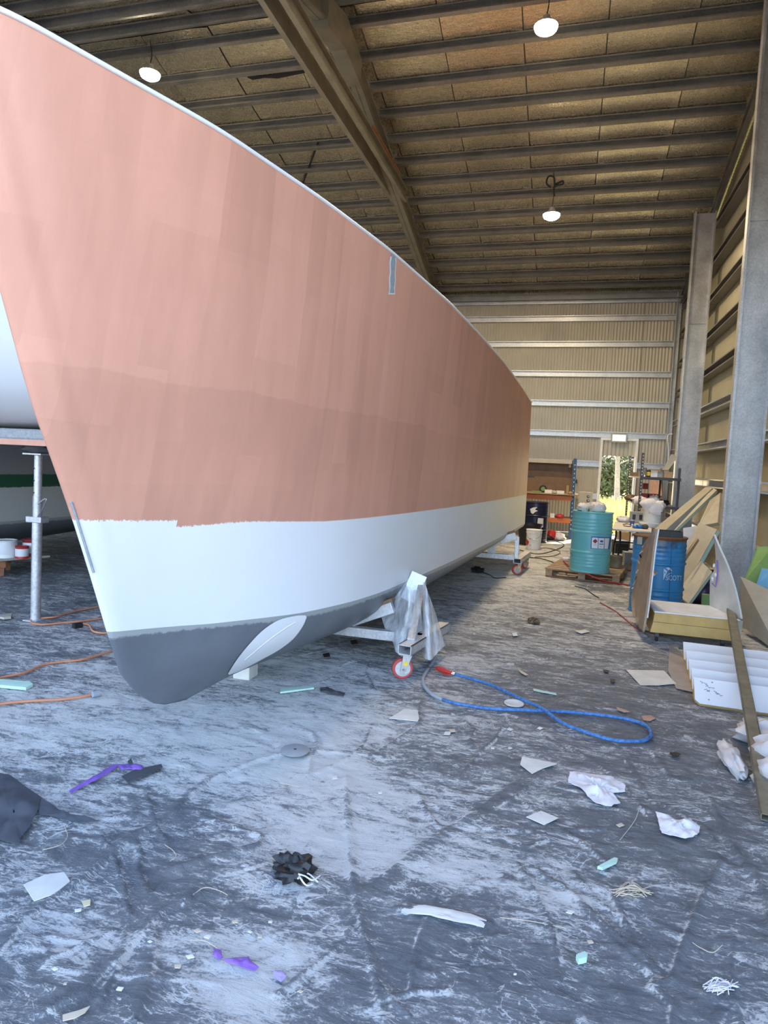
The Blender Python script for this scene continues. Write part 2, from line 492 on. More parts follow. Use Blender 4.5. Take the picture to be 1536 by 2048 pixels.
# ================================================================== FLOOR (plastic sheet, dust, folds)
def px_line(pts): return [at_z(x, y, 0) for x, y in pts]
CREASES = [  # (pixel polyline, height m, half width m)
 ([(0, 1905), (60, 1835), (160, 1765), (250, 1690), (330, 1640), (420, 1560)], .016, .020),
 ([(420, 1560), (520, 1520), (600, 1500), (760, 1515)], .010, .018),
 ([(410, 1640), (520, 1675), (515, 1690), (350, 1735)], .014, .014),
 ([(690, 1560), (692, 1640), (700, 1740), (712, 1820), (735, 1910), (765, 2048)], .014, .012),
 ([(1060, 1545), (960, 1620), (830, 1700), (720, 1790)], .010, .030),
 ([(800, 1825), (880, 1828), (970, 1855)], .016, .014),
 ([(1180, 1415), (1250, 1420), (1300, 1500), (1340, 1560), (1480, 1560)], .010, .018),
 ([(1420, 1600), (1450, 1680), (1530, 1790), (1536, 1850)], .016, .014),
 ([(1440, 1720), (1400, 1800), (1360, 1900), (1340, 1960)], .012, .009),
 ([(1222, 1795), (1260, 1880), (1305, 1965)], .012, .010),
 ([(1120, 1770), (1180, 1840), (1250, 1910), (1300, 1950)], .010, .012),
 ([(1340, 1960), (1300, 1975), (1345, 2020), (1340, 2048)], .014, .014),
 ([(1250, 1520), (1300, 1600), (1400, 1650), (1440, 1700)], .008, .010),
 ([(90, 2030), (170, 1985), (240, 1920), (320, 1830), (380, 1800)], .014, .018),
 ([(280, 2030), (300, 1960), (310, 1890), (300, 1850)], .012, .020),
 ([(1000, 1420), (1100, 1470), (1240, 1560), (1300, 1640)], .006, .012),
 ([(870, 1800), (830, 1900), (820, 1980)], .007, .014),
 ([(1460, 1480), (1500, 1560), (1536, 1640)], .012, .02),
 ([(760, 1410), (840, 1400), (835, 1450), (760, 1500)], .008, .014),
 ([(1080, 1180), (1200, 1200), (1290, 1230)], .006, .03),
 ([(560, 1320), (700, 1290), (850, 1230)], .006, .03),
]
# dust (pale) and clean (dark) regions: pixel centre, radii in metres along x / y, strength
DUST = [((90, 1470), 1.0, .5, .30), ((330, 1480), 1.1, .5, .45), ((520, 1440), 1.0, .45, .50), ((640, 1370), .9, .7, .40), ((640, 1560), .55, .32, .55), ((620, 1690), .5, .22, .60),
        ((560, 1770), .35, .12, .6), ((740, 1690), .35, .16, .5), ((500, 1920), .26, .16, .75), ((470, 2010), .2, .12, .7), ((160, 1620), .5, .25, .35), ((120, 1790), .35, .1, .45), ((200, 1900), .3, .1, .35), ((880, 1640), .3, .12, .35),
        ((800, 1440), .6, .5, .30), ((930, 1330), .6, .9, .30), ((1130, 1790), .25, .08, .3), ((940, 1160), .6, 2.2, .30), ((1040, 1110), .9, 3.0, .35), ((500, 1290), .8, .9, .45), ((350, 1290), 1.4, 1.0, .35),
        ((1400, 1780), .25, .06, .3)]
CLEAN = [((330, 1770), .35, .10, .5), ((390, 1690), .3, .10, .5), ((30, 1620), .3, .16, .55), ((960, 1530), .6, .35, .3), ((1100, 1400), .7, .7, .35), ((1200, 1350), .7, 1.0, .25), ((1350, 1480), .5, .5, .3),
         ((760, 1800), .35, .1, .55), ((880, 1900), .5, .15, .35), ((1100, 1650), .6, .25, .3), ((1380, 1680), .4, .2, .35), ((1450, 1850), .4, .15, .4), ((300, 1980), .2, .1, .45), ((620, 2020), .15, .1, .5), ((1200, 2010), .6, .1, .3),
         ((780, 1500), .35, .2, .35), ((60, 1960), .2, .1, .35)]
ys = [.9]
while ys[-1] < YB: ys.append(ys[-1]*1.0052)
ys[-1] = YB
ys = np.array(ys); xg = np.concatenate([np.linspace(-9.5, -2.9, 150)[:-1], np.linspace(-2.9, 1.9, 470)[:-1], np.linspace(1.9, XS, 30)])
GX, GY = np.meshgrid(xg, ys)
hgt = .010*(fbm(GX*1.6, GY*1.6, 3, 4)-.5) + .004*(fbm(GX*7, GY*7, 9, 3)-.5)
rd = 1-np.abs(2*fbm(GX*2.6+GY*.7, GY*2.2, 21, 3)-1); hgt += .010*np.clip(rd-.86, 0, 1)/.14*.6
rd2 = 1-np.abs(2*fbm(GX*5-GY*2.2, GY*3.4+GX, 33, 2)-1); hgt += .004*np.clip(rd2-.9, 0, 1)/.1
dust = fbm(GX*.9, GY*.9, 41, 3)*.35
ridge_all = np.zeros_like(GX); vein_all = np.zeros_like(GX)
rc = random.Random(11); ALLC = [(px_line(pl), hh, wd) for pl, hh, wd in CREASES]
for k in range(110):      # many small folds pulled in the sheet
    yy = 1.5+8.5*rc.random()**1.7; xx = -2.2+rc.random()*(3.6 if yy < 5 else 3.4)
    if yy < 4.2 and xx < -1.2 and rc.random() < .5: continue
    an = rc.choice((rc.gauss(.9, .35), rc.gauss(2.2, .35), rc.gauss(1.55, .3), rc.gauss(.1, .3))); L = rc.uniform(.12, .55)*(1+.08*yy); pts_ = []
    for j in range(4):
        pts_.append(Vector((xx, yy, 0))); an += rc.gauss(0, .22); xx += L/3*math.cos(an); yy += L/3*math.sin(an)
    ALLC.append((pts_, rc.uniform(.004, .013), rc.uniform(.005, .010)))
for P, hh, wd in ALLC:
    x_lo, x_hi = min(p.x for p in P)-.2, max(p.x for p in P)+.2; y_lo, y_hi = min(p.y for p in P)-.2, max(p.y for p in P)+.2
    i0, i1 = np.searchsorted(ys, [y_lo, y_hi]); j0, j1 = np.searchsorted(xg, [x_lo, x_hi])
    if i1-i0 < 2 or j1-j0 < 2: continue
    gx, gy = GX[i0:i1, j0:j1], GY[i0:i1, j0:j1]
    best = np.full(gx.shape, 9.0); side = np.zeros_like(gx)
    for a, b in zip(P[:-1], P[1:]):
        dx, dy = b.x-a.x, b.y-a.y; L2 = dx*dx+dy*dy+1e-9
        tt = np.clip(((gx-a.x)*dx+(gy-a.y)*dy)/L2, 0, 1)
        qx, qy = gx-a.x-tt*dx, gy-a.y-tt*dy; dd = np.hypot(qx, qy)
        sg = np.sign(dx*(gy-a.y)-dy*(gx-a.x))
        up = dd < best; best = np.where(up, dd, best); side = np.where(up, sg, side)
    wob = .7+.6*vnoise(gx*9, gy*9, 77)
    e = best/(wd*wob)
    prof = np.where(side > 0, np.exp(-(e*.40)**2), np.exp(-(e*1.6)**2))   # overlapping fold: steep on one side
    hgt[i0:i1, j0:j1] = np.maximum(hgt[i0:i1, j0:j1], hgt[i0:i1, j0:j1]*.5 + hh*prof)
    ridge_all[i0:i1, j0:j1] = np.maximum(ridge_all[i0:i1, j0:j1], prof*min(hh/.010, 1))
    vein_all[i0:i1, j0:j1] = np.maximum(vein_all[i0:i1, j0:j1], np.where(side <= 0, np.exp(-((best-.007)/.006)**2), 0)*np.clip((vnoise(gx*11, gy*11, 5)-.42)*5, 0, 1)*(vnoise(gx*2.2, gy*2.2, 15) > .40))
for (px, ax, ay, s) in DUST:
    c = at_z(px[0], px[1], 0); dust += .60*s*np.exp(-(((GX-c.x)/ax)**2+((GY-c.y)/ay)**2))
for (px, ax, ay, s) in CLEAN:
    c = at_z(px[0], px[1], 0); dust -= .50*s*np.exp(-(((GX-c.x)/ax)**2+((GY-c.y)/ay)**2))
dust += .50*vein_all - .22*np.clip(ridge_all-.35, 0, .5)/.5
dust += .14*np.clip((GY-4.2)/2.5, 0, 1)*np.clip((GX+1.6)/.6, 0, 1)
hgt = np.maximum(hgt + .004, 0.0)*np.clip((18.0-GY)/3, .2, 1)
hgt = hgt - .004
nr, nc = GX.shape
me = bpy.data.meshes.new('floor')
V = np.stack([GX, GY, hgt], -1).reshape(-1, 3)
idx = np.arange(nr*nc).reshape(nr, nc)
Fq = np.stack([idx[:-1, :-1], idx[:-1, 1:], idx[1:, 1:], idx[1:, :-1]], -1).reshape(-1, 4)
me.vertices.add(len(V)); me.vertices.foreach_set('co', V.ravel())
me.loops.add(Fq.size); me.loops.foreach_set('vertex_index', Fq.ravel().astype(np.int32))
me.polygons.add(len(Fq)); me.polygons.foreach_set('loop_start', np.arange(0, Fq.size, 4, dtype=np.int32))
me.polygons.foreach_set('loop_total', np.full(len(Fq), 4, np.int32))
me.polygons.foreach_set('use_smooth', np.ones(len(Fq), bool)); me.update(calc_edges=True)
at = me.attributes.new('dust', 'FLOAT', 'POINT'); at.data.foreach_set('value', dust.ravel().astype(np.float32))
def floor_mat():
    t = NT('dusty_plastic_sheet')
    a = t.n('ShaderNodeAttribute'); a.attribute_name = 'dust'; A = a.outputs['Fac']
    n1 = t.noise(2.0, 12, .74, t.pos(.75, 1.9, 1, rot=(0, 0, .12)), .6); n2 = t.noise(8, 10, .78, t.pos(.7, 2.0, 1, rot=(0, 0, .2)), .8); n3 = t.noise(120, 4, .75, t.pos())
    def veins(scale, w, rot, sx, sy, dist):
        n = t.noise(scale, 5, .55, t.pos(sx, sy, 1, rot=(0, 0, rot)), dist)
        return t.maprange(t.math('ABSOLUTE', t.math('SUBTRACT', n, .5)), 0, w, 1, 0)
    v1 = veins(3.2, .012, .7, .6, 1.7, 1.4); v2 = veins(8.0, .020, -.6, .6, 1.6, 1.8)
    gate = t.maprange(t.noise(3.3, 4, .6, t.pos()), .42, .55)
    vein = t.math('MULTIPLY', t.math('MAXIMUM', v1, t.math('MULTIPLY', v2, .8)), gate)
    def add(x, y): return t.math('ADD', x, y)
    def amp(n, k): return t.math('MULTIPLY', t.math('SUBTRACT', n, .5), k)
    n5 = t.noise(24, 8, .75, t.pos(.8, 1.6, 1, rot=(0, 0, -.4)), 1.0)
    s = add(A, amp(n1, 1.7)); s = add(s, amp(n2, 2.0)); s = add(s, amp(n5, 1.5)); s = add(s, amp(n3, .8)); s = add(s, t.math('MULTIPLY', vein, .60))
    f = t.maprange(s, .24, .58); haze = t.maprange(s, -.35, .40, 0, .32)
    film = t.ramp(n2, [(.3, (.075, .088, .104)), (.7, (.17, .19, .21))])
    pale = t.ramp(n2, [(.3, (.56, .57, .56)), (.7, (.76, .76, .73))])
    c = t.mix(haze, film, (.42, .43, .44)); c = t.mix(f, c, pale)
    t.set(Base_Color=c, Roughness=t.maprange(f, 0, 1, .50, .95))
    hh = add(t.math('MULTIPLY', n3, .25), add(t.math('MULTIPLY', n2, .9), t.math('MULTIPLY', v1, .10)))
    t.bump(hh, .9, .018)
    return t.m
M['floor'] = floor_mat(); me.materials.append(M['floor'])
floor = struct(bpy.data.objects.new('floor', me)); COL.objects.link(floor)
# slab under everything and yard outside
def ground_mat(name, a, b, sc_):
    t = NT(name); t.set(Base_Color=t.ramp(t.noise(sc_, 8, .7, t.pos()), [(.3, a), (.7, b)]), Roughness=.95); return t.m
M['yard'] = ground_mat('gravel_yard', (.30, .28, .25), (.42, .40, .36), 2.0)
M['slab'] = ground_mat('dusty_concrete', (.20, .21, .22), (.34, .34, .34), 3.0)
M['grassland'] = ground_mat('dry_grass_ground', (.50, .42, .10), (.68, .60, .18), .6)
struct(MB().box((-6.7, 9.6, -.08), (18.8, 17.6, .12)).build('floor_slab', 'slab'))
struct(MB().box((0, -29.1, -.09), (90, 60, .1)).build('ground_yard', 'yard'))
struct(MB().box((0, 58.6, -.14), (160, 80, .1)).build('ground_grass', 'grassland'))

# ================================================================== CATAMARAN
PR = lambda pts: (np.array([p[0] for p in pts]), np.array([p[1] for p in pts]))
hb_s = PR([(0, .012), (.03, .045), (.08, .10), (.17, .17), (.52, .30), (1.03, .49), (1.77, .657), (2.6, .795), (3.9, .92), (5.07, .975), (6.5, 1.015), (8.3, 1.01), (10.1, .985)])
hb_c = PR([(0, .012), (.04, .03), (.25, .085), (.5, .18), (.75, .30), (1.0, .41), (1.32, .53), (1.7, .635), (2.08, .69), (2.93, .755), (4.0, .82), (6.65, .93), (9.1, 1.0)])
stemz = PR([(.14, 3.42), (.17, 3.24), (.20, 3.14), (.31, 2.98), (.455, 2.85), (.71, 2.745), (1.03, 2.62), (1.295, 2.51), (1.565, 2.385), (1.81, 2.27), (2.17, 2.145), (2.6, 1.99), (3.12, 1.80)])
def cubic(tab, x):
    xs_, ys_ = tab
    # monotone-ish smooth interpolation: average of linear samples
    w = .12
    return sum(np.interp(x+o*w, xs_, ys_) for o in (-1, -.5, 0, .5, 1))/5 if x > w else float(np.interp(x, xs_, ys_))
def XC(Y): return -2.2+.05*(Y-1.5)
YST = 11.85
NU = 90
def zsheer(Y): return 3.12-.0365*(Y-1.8)
def zchine(Y): return float(np.interp(Y, [2.7, 3.3, 3.9, 5, 9, 11.85], [.71, .645, .61, .60, .62, .65]))
def zkeel(Y): return float(np.interp(Y, [2.6, 5, 8, 11.85], [.14, .14, .22, .38]))
def stem_y(z): return float(np.interp(z, *stemz))
def hull_row(kind, t, xoff=0.0, side=1):
    """one waterline; kind 'side' t 0..1 from chine to sheer, 'bot' t 0..1 from chine to keel"""
    # find stem point
    if kind == 'side':
        zf = lambda Y: zchine(Y)+(zsheer(Y)-zchine(Y))*t
    else:
        zf = lambda Y: zchine(Y)+(zkeel(Y)-zchine(Y))*t
    Y0 = 2.5
    for _ in range(40): Y0 = .5*Y0+.5*stem_y(zf(Y0))
    row = []
    for k in range(NU+1):
        u = k/NU; Y = Y0+(YST-Y0)*(u**1.7); d = Y-Y0
        if kind == 'side':
            tt = t**.85; h = cubic(hb_s, d)*tt + cubic(hb_c, d)*(1-tt)
        else:
            h = cubic(hb_c, d)*max(0.0, 1-t**2.1)**.75
        if k == 0: h = .006
        row.append(Vector((XC(Y)+xoff+side*h, Y, zf(Y))))
    return row
T_PAINT = .225
side_ts = [0, .06, .12, .18, T_PAINT, .30, .36, .43, .5, .58, .66, .74, .82, .9, .96, 1.0]
bot_ts = [0, .08, .18, .3, .42, .54, .66, .76, .85, .92, .97, 1.0]

def pink_mat():
    t = NT('salmon_primer')
    g = t.n('ShaderNodeNewGeometry'); sx = t.n('ShaderNodeSeparateXYZ'); t.l(g.outputs['Position'], sx.inputs[0])
    Y, Z = sx.outputs['Y'], sx.outputs['Z']
    # roller passes: tall strips whose tone jumps at nearly straight edges
    def cells(sy, sz, dist=.0, off=0.0):
        wob = t.math('MULTIPLY', t.math('SUBTRACT', t.noise(1.1, 3, .5, t.pos(1, 1, 1)), .5), dist)
        u = t.math('FLOOR', t.math('ADD', t.math('ADD', t.math('MULTIPLY', Y, sy), wob), off))
        w0 = t.n('ShaderNodeTexWhiteNoise'); w0.noise_dimensions = '1D'; t.l(u, w0.inputs['W'])
        w = t.math('FLOOR', t.math('ADD', t.math('ADD', t.math('MULTIPLY', Z, sz), t.math('MULTIPLY', w0.outputs['Value'], 7.0)), t.math('MULTIPLY', wob, .15)))
        cx = t.n('ShaderNodeCombineXYZ'); t.l(u, cx.inputs[0]); t.l(w, cx.inputs[1])
        wn_ = t.n('ShaderNodeTexWhiteNoise'); wn_.noise_dimensions = '2D'; t.l(cx.outputs[0], wn_.inputs['Vector']); return wn_.outputs['Value']
    c1 = cells(3.1, .55, .35); c2 = cells(6.7, .9, .5, 3.3); c3 = cells(.55, 2.2, .3, 9.0)
    fine = t.noise(9, 6, .6, t.pos(1, 1, .18)); grain = t.noise(220, 3, .6, t.pos()); cloud = t.noise(.9, 4, .5, t.pos())
    ze = t.math('ADD', t.math('ADD', Z, t.math('MULTIPLY', Y, .012)), t.math('MULTIPLY', t.math('SUBTRACT', t.noise(2.5, 5, .6, t.pos()), .5), .12))
    low = t.math('MULTIPLY', t.maprange(ze, 1.965, 1.975, 1.0, 0.0), t.maprange(Z, 1.42, 1.72, .03, .15))   # second coat rolled along the lower topside
    f = t.math('ADD', t.math('MULTIPLY', c1, .20), t.math('MULTIPLY', c2, .13))
    f = t.math('ADD', f, t.math('MULTIPLY', c3, .10)); f = t.math('ADD', f, t.math('MULTIPLY', fine, .42))
    f = t.math('ADD', f, t.math('MULTIPLY', cloud, .40)); f = t.math('ADD', f, low)
    base = t.ramp(f, [(.45, (.740, .365, .255)), (.78, (.620, .300, .205)), (1.0, (.535, .268, .190))])
    base = t.mix(t.maprange(grain, .62, .78, 0, .25), base, (.80, .45, .35))
    # brushed, ragged lower edge forward
    rag_ = t.maprange(Y, 3.35, 3.8, .055, .005)
    ed = t.math('ADD', Z, t.math('MULTIPLY', t.math('SUBTRACT', t.noise(48, 6, .8, t.pos(1, 1, .6)), .5), rag_))
    line = t.math('ADD', t.maprange(Y, 2.5, 4.0, 1.275, 1.205), t.maprange(Y, 4.0, 11.85, 0.0, -.045))
    step = t.math('MULTIPLY', t.math('GREATER_THAN', Y, 2.99), t.maprange(Y, 3.03, 3.4, .030, 0.0))
    m = t.maprange(t.math('ADD', t.math('SUBTRACT', ed, line), step), -.003, .003)
    t.set(Base_Color=t.mix(m, (.82, .83, .84), base), Roughness=.5)
    t.set(Coat_Weight=.12, Coat_Roughness=.35)
    t.bump(t.noise(140, 3, .6, t.pos(1, 1, .4)), .12, .002)
    return t.m
M['pink'] = pink_mat()
M['hullwhite'] = plain('white_topcoat', (.82, .83, .84), .42, var=.02, scale=2)
def bottom_mat():
    t = NT('grey_barrier_coat')
    c = t.ramp(t.noise(2.2, 5, .6, t.pos()), [(.3, (.13, .145, .165)), (.7, (.185, .20, .22))])
    g = t.n('ShaderNodeNewGeometry'); sx = t.n('ShaderNodeSeparateXYZ'); t.l(g.outputs['Position'], sx.inputs[0])
    z = t.math('ADD', sx.outputs['Z'], t.math('MULTIPLY', t.math('SUBTRACT', t.noise(26, 5, .7, t.pos()), .5), .05))
    bl = t.maprange(sx.outputs['Y'], 2.75, 3.9, .668, .572)
    c = t.mix(t.maprange(t.math('SUBTRACT', z, bl), -.006, .006), c, (.36, .38, .37))
    t.set(Base_Color=c, Roughness=.38); return t.m
M['hullgrey'] = bottom_mat()

boat = thing('catamaran', (XC(6.8), 6.8, .1), 'unpainted catamaran with salmon pink topsides, white band and grey bottom', 'boat')
def close_rows(rows):   # mirrored port side, to make a closed strip set
    return rows
def hull_mesh(ts, kind, xoff=0.0, deck=False, transom=True):
    mb = MB(); A = [hull_row(kind, t, xoff, 1) for t in ts]; B = [hull_row(kind, t, xoff, -1) for t in ts]
    mb.grid(A); mb.grid(B)
    o = 0; n = NU+1
    # stem strip
    mb.grid([[a[0], b[0]] for a, b in zip(A, B)])
    if transom: mb.grid([[a[-1], b[-1]] for a, b in zip(A, B)])
    if deck: mb.grid([[p for p in A[-1]], [Vector((p.x, p.y, p.z)) for p in B[-1]]])
    bm = bmesh.new(); 
    return mb
hull_mb = hull_mesh([t for t in side_ts if t >= T_PAINT], 'side', deck=True)
hull = hull_mb.build('hull', 'pink', boat, smooth=50)
hull_mesh([t for t in side_ts if t <= T_PAINT], 'side').build('white_band', 'hullwhite', hull, smooth=50)
bot_mb = hull_mesh(bot_ts, 'bot'); bot_mb.build('grey_bottom', 'hullgrey', hull, smooth=60)
MB().tube([p+Vector((.0, 0, .004)) for p in hull_row('side', 1.0)], .011, 8).build('gunwale', 'hullwhite', hull, smooth=60)
# ray-cast helper onto the hull
all_mb = MB()
for q in (hull_mb, bot_mb, hull_mesh([t for t in side_ts if t <= T_PAINT], 'side')): all_mb.add(q.v, q.f)
HB = BVHTree.FromPolygons([tuple(p) for p in all_mb.v], all_mb.f)
def on_hull(x, y, off=.004):
    d = Vector(ray(x, y)).normalized(); h = HB.ray_cast(Vector(EYE), d)
    if h[0] is None: return None
    n = h[1]; n = n if n.dot(d) < 0 else -n
    return h[0]+n*off
def hull_patch(rows_px, off, name, mat, parent):
    rows = [[on_hull(x, y, off) for x, y in r] for r in rows_px]
    rows = [r for r in rows if all(p is not None for p in r)]
    mb = MB().grid(rows); return mb.build(name, mat, parent, smooth=80)
# bare grey strip near the gunwale, with a white border
def strip(x0, x1, y0, y1, n=8):
    return [[(x0+(x1-x0)*i/3 + .8*math.sin(k*2.1+i) - (3*k/n), y0+(y1-y0)*k/n + (i*2.6 if k == 0 else 0)) for i in range(4)] for k in range(n+1)]
hull_patch(strip(779.5, 792, 502, 589), .003, 'tape_border', 'hullwhite', hull)
M['primergrey'] = plain('grey_primer', (.33, .36, .38), .6, var=.2, scale=30)
hull_patch(strip(781.5, 790, 507, 586), .006, 'grey_primer_strip', 'primergrey', hull)
# white filler patch on the grey bottom
up_ = smooth_path([(x, y, 0) for x, y in ((455, 1346), (470, 1322), (490, 1296), (522, 1262), (555, 1240), (590, 1231), (610, 1230))], 4)
dn_ = smooth_path([(x, y, 0) for x, y in ((458, 1348), (484, 1338), (520, 1319), (556, 1299), (585, 1277), (604, 1252), (612, 1234))], 4)
hull_patch([[(a.x+(b.x-a.x)*q, a.y+(b.y-a.y)*q) for q in (0, .2, .4, .6, .8, 1)] for a, b in zip(up_, dn_)], .006, 'filler_patch', 'hullwhite', hull)
rd_ = [on_hull(a.x+(b.x-a.x)*.45, a.y+(b.y-a.y)*.45, -.003) for a, b in list(zip(up_, dn_))[6:20]]
MB().tube([p for p in rd_ if p is not None], .012, 8).build('filler_ridge', 'hullwhite', hull, smooth=60)
# little filler ridge line up the stem
MB().tube([Vector((XC(stem_y(z))+.018, stem_y(z)-.002, z)) for z in np.linspace(1.02, 1.36, 12)], .006, 6).build('stem_filler', 'primergrey', hull)

# second hull, seen through the tunnel
XO = -5.9
def far_mat():
    t = NT('second_hull_paint')
    g = t.n('ShaderNodeNewGeometry'); sx = t.n('ShaderNodeSeparateXYZ'); t.l(g.outputs['Position'], sx.inputs[0])
    z = t.math('ADD', sx.outputs['Z'], t.math('MULTIPLY', t.math('SUBTRACT', t.noise(20, 4, .6, t.pos()), .5), .03))
    c = t.mix(t.maprange(z, 1.05, 1.06), (.55, .56, .54), (.02, .10, .055))
    c = t.mix(t.maprange(z, 1.22, 1.23), c, (.30, .31, .32))
    t.set(Base_Color=c, Roughness=.5); return t.m
far = hull_mesh(side_ts, 'side', XO, deck=True).build('hull', far_mat(), boat, smooth=50)
far['label'] = 'second hull with white side and dark green band'
hull_mesh(bot_ts, 'bot', XO).build('grey_bottom', 'hullgrey', far, smooth=60)
# bridge deck between the hulls, with its curved front
def bridge():
    mb = MB(); x0, x1 = -7.4, -2.75; rows = []
    prof = [(3.75, 2.95), (3.9, 2.70), (4.05, 2.40), (4.25, 2.10), (4.5, 1.90), (4.8, 1.80), (5.2, 1.76), (11.6, 1.76), (11.6, 2.95), (3.75, 2.95)]
    for (y, z) in prof: rows.append([(x0+(x1-x0)*i/8, y+.02*(i-4)**2*.1, z+.006*(i-4)**2) for i in range(9)])
    mb.grid(rows); return mb
bd = bridge().build('bridge_deck', 'hullwhite', boat, smooth=50)
MB().box((-5.0, 5.45, 1.70), (4.6, 1.3, .10)).build('step_moulding', 'primergrey', bd, bevel=.02)
MB().box((-5.0, 5.45, 1.63), (4.6, 1.5, .05)).build('pink_edge', 'pink', bd)

# ================================================================== LAMPS
M['lampglow'] = NT('lamp_diffuser').set(Base_Color=(1, 1, 1), Emission_Color=(1, .86, .62, 1), Emission_Strength=60.0)
def high_bay(px, Y, lab, power=135, cable=None):
    p = at_y(px[0], px[1], Y); t = thing('high_bay_lamp', p, lab, 'lamp', 'high bay lamps under the roof')
    MB().lathe([(.02, .16), (.05, .15), (.07, .08), (.12, .05), (.165, .012), (.15, .012)], p, 24).build('housing', 'alu', t, smooth=40)
    MB().lathe([(.0, -.085), (.09, -.07), (.145, -.035), (.16, .0), (.16, .008), (.0, .008)], p, 24, caps=False).build('diffuser', 'lampglow', t, smooth=60)
    zr = roof_z(p.y)
    cp = smooth_path([p+Vector((0, 0, .15)), p+Vector((.02, .01, .15+(zr-p.z-.15)*.5)), Vector((p.x-.01, p.y, zr+.02))], 6)
    MB().tube(cp, .008, 6).build('cable', 'rubber', t)
    l = bpy.data.lights.new('lamp_light', 'AREA'); l.shape = 'DISK'; l.size = .24; l.energy = power; l.color = (1.0, .78, .50); l.spread = D2R(170)
    lo = bpy.data.objects.new('lamp_light', l); COL.objects.link(lo); lo.location = (0, 0, -.10); lo.parent = t
    return t, p
high_bay((1092, 55), 9.75, 'glowing round lamp hanging nearest the camera at the ridge above the right aisle')
t2, p2 = high_bay((1103, 431), 13.4, 'glowing round lamp on a knotted cable farther down the right aisle')
high_bay((300, 149), 9.75, 'glowing round lamp hanging over the hull at the upper left')
zz = roof_z(p2.y)
kn = [p2+Vector((-.05, -.02, .52)), p2+Vector((-.13, -.02, .60)), p2+Vector((-.10, -.02, .72)), p2+Vector((.0, -.02, .70)), p2+Vector((.03, -.02, .58)), p2+Vector((.16, -.02, .62)), p2+Vector((.17, -.02, .56)), p2+Vector((.02, -.02, .53)), p2+Vector((.03, -.01, .35))]
MB().tube(smooth_path(kn, 5), .018, 6).build('cable_knot', 'rubber', t2, smooth=60)
#@@OBJECTS
# ================================================================== helpers for things
def text_mesh(body):
    cu = bpy.data.curves.new('lettering', 'FONT'); cu.body = body; cu.size = 1.0
    ob = bpy.data.objects.new('lettering', cu); COL.objects.link(ob)
    dg = bpy.context.evaluated_depsgraph_get(); dg.update()
    me = ob.evaluated_get(dg).to_mesh()
    vs_ = [(v.co.x, v.co.y) for v in me.vertices]; fs_ = [tuple(p.vertices) for p in me.polygons]
    ob.evaluated_get(dg).to_mesh_clear()
    bpy.data.objects.remove(ob); bpy.data.curves.remove(cu)
    return vs_, fs_
def on_cyl(x, y, c, R):
    """pixel -> point on the near side of a vertical cylinder that stands at c"""
    d = ray(x, y); ox, oy = EYE[0]-c[0], EYE[1]-c[1]
    a = d[0]**2+d[1]**2; b = 2*(ox*d[0]+oy*d[1]); cc = ox*ox+oy*oy-R*R
    disc = max(b*b-4*a*cc, 0.0); t = (-b-math.sqrt(disc))/(2*a)
    return Vector(EYE+d*t)
def cyl_poly(pts, c, R, mb=None, n=6):
    """closed pixel polygon laid on a drum (fan of short strips)"""
    mb = mb or MB(); P = []
    for i in range(len(pts)):
        a, b = pts[i], pts[(i+1) % len(pts)]
        for k in range(n): P.append((a[0]+(b[0]-a[0])*k/n, a[1]+(b[1]-a[1])*k/n))
    cx_ = sum(p[0] for p in P)/len(P); cy_ = sum(p[1] for p in P)/len(P)
    rings = [[on_cyl(cx_+(x-cx_)*s, cy_+(y-cy_)*s, c, R) for x, y in P] for s in (.02, .35, .7, 1)]
    for r in rings: r.append(r[0])
    return mb.grid(rings)
def rag(name, poly, mat, label, cat, h=.03, base=.013, seed=1, rings=7, group=None, parent=None, freq=18, solid=.003, zplane=0.0):
    """crumpled sheet whose outline is given by floor pixels"""
    P = [at_z(x, y, zplane) for x, y in poly]; B = []
    for i in range(len(P)):
        a, b = P[i], P[(i+1) % len(P)]
        for k in range(5): B.append(a.lerp(b, k/5))
    c = sum(B, Vector())/len(B); rows = []
    for r in range(rings+1):
        s = max(r/rings, .03); row = []
        for p in B:
            q = c.lerp(p, s); n1 = mnoise.noise(Vector((q.x*freq, q.y*freq, seed*3.7))); n2 = mnoise.noise(Vector((q.x*freq*2.7, q.y*freq*2.7, seed*9.1)))
            fold = abs(n1)*.9+.35*abs(n2)
            e = (1-s**3)*.75+.25
            row.append(Vector((q.x+.006*n2, q.y+.006*n1, zplane+base+h*fold*e)))
        row.append(row[0].copy()); rows.append(row)
    o = MB().grid(rows).build(name, mat, parent, smooth=50, solid=solid)
    if label: tag(o, label, cat, group)
    return o
def scrap(name, poly, mat, label, cat, th=.003, z=.013, group=None):
    P = [at_z(x, y, 0) for x, y in poly]
    o = MB().slab([p+Vector((0, 0, z)) for p in P], (0, 0, th)).build(name, mat)
    return tag(o, label, cat, group)
def blob(mb, c, r, seed, amp=.35, freq=3.0, nu=18, nv=10, flat=None):
    c = Vector(c); rows = []
    for i in range(nv+1):
        th = math.pi*i/nv; row = []
        for j in range(nu+1):
            ph = 2*math.pi*(j % nu)/nu; d = Vector((math.sin(th)*math.cos(ph), math.sin(th)*math.sin(ph), math.cos(th)))
            k = 1+amp*mnoise.noise(d*freq+Vector((seed*5.1, seed*1.3, 0)))+amp*.5*abs(mnoise.noise(d*freq*2.6+Vector((seed, 0, 7))))
            p = c+Vector((d.x*r[0]*k, d.y*r[1]*k, d.z*r[2]*k))
            if flat is not None: p.z = max(p.z, flat)
            row.append(p)
        rows.append(row)
    return mb.grid(rows)
def cable(name, pts, r, mat, label, cat, parent=None, seg=8, n=8):
    o = MB().tube(smooth_path(pts, n), r, seg).build(name, mat, parent, smooth=60)
    if label: tag(o, label, cat)
    return o
def fl(x, y, z=.012): return at_z(x, y, z)

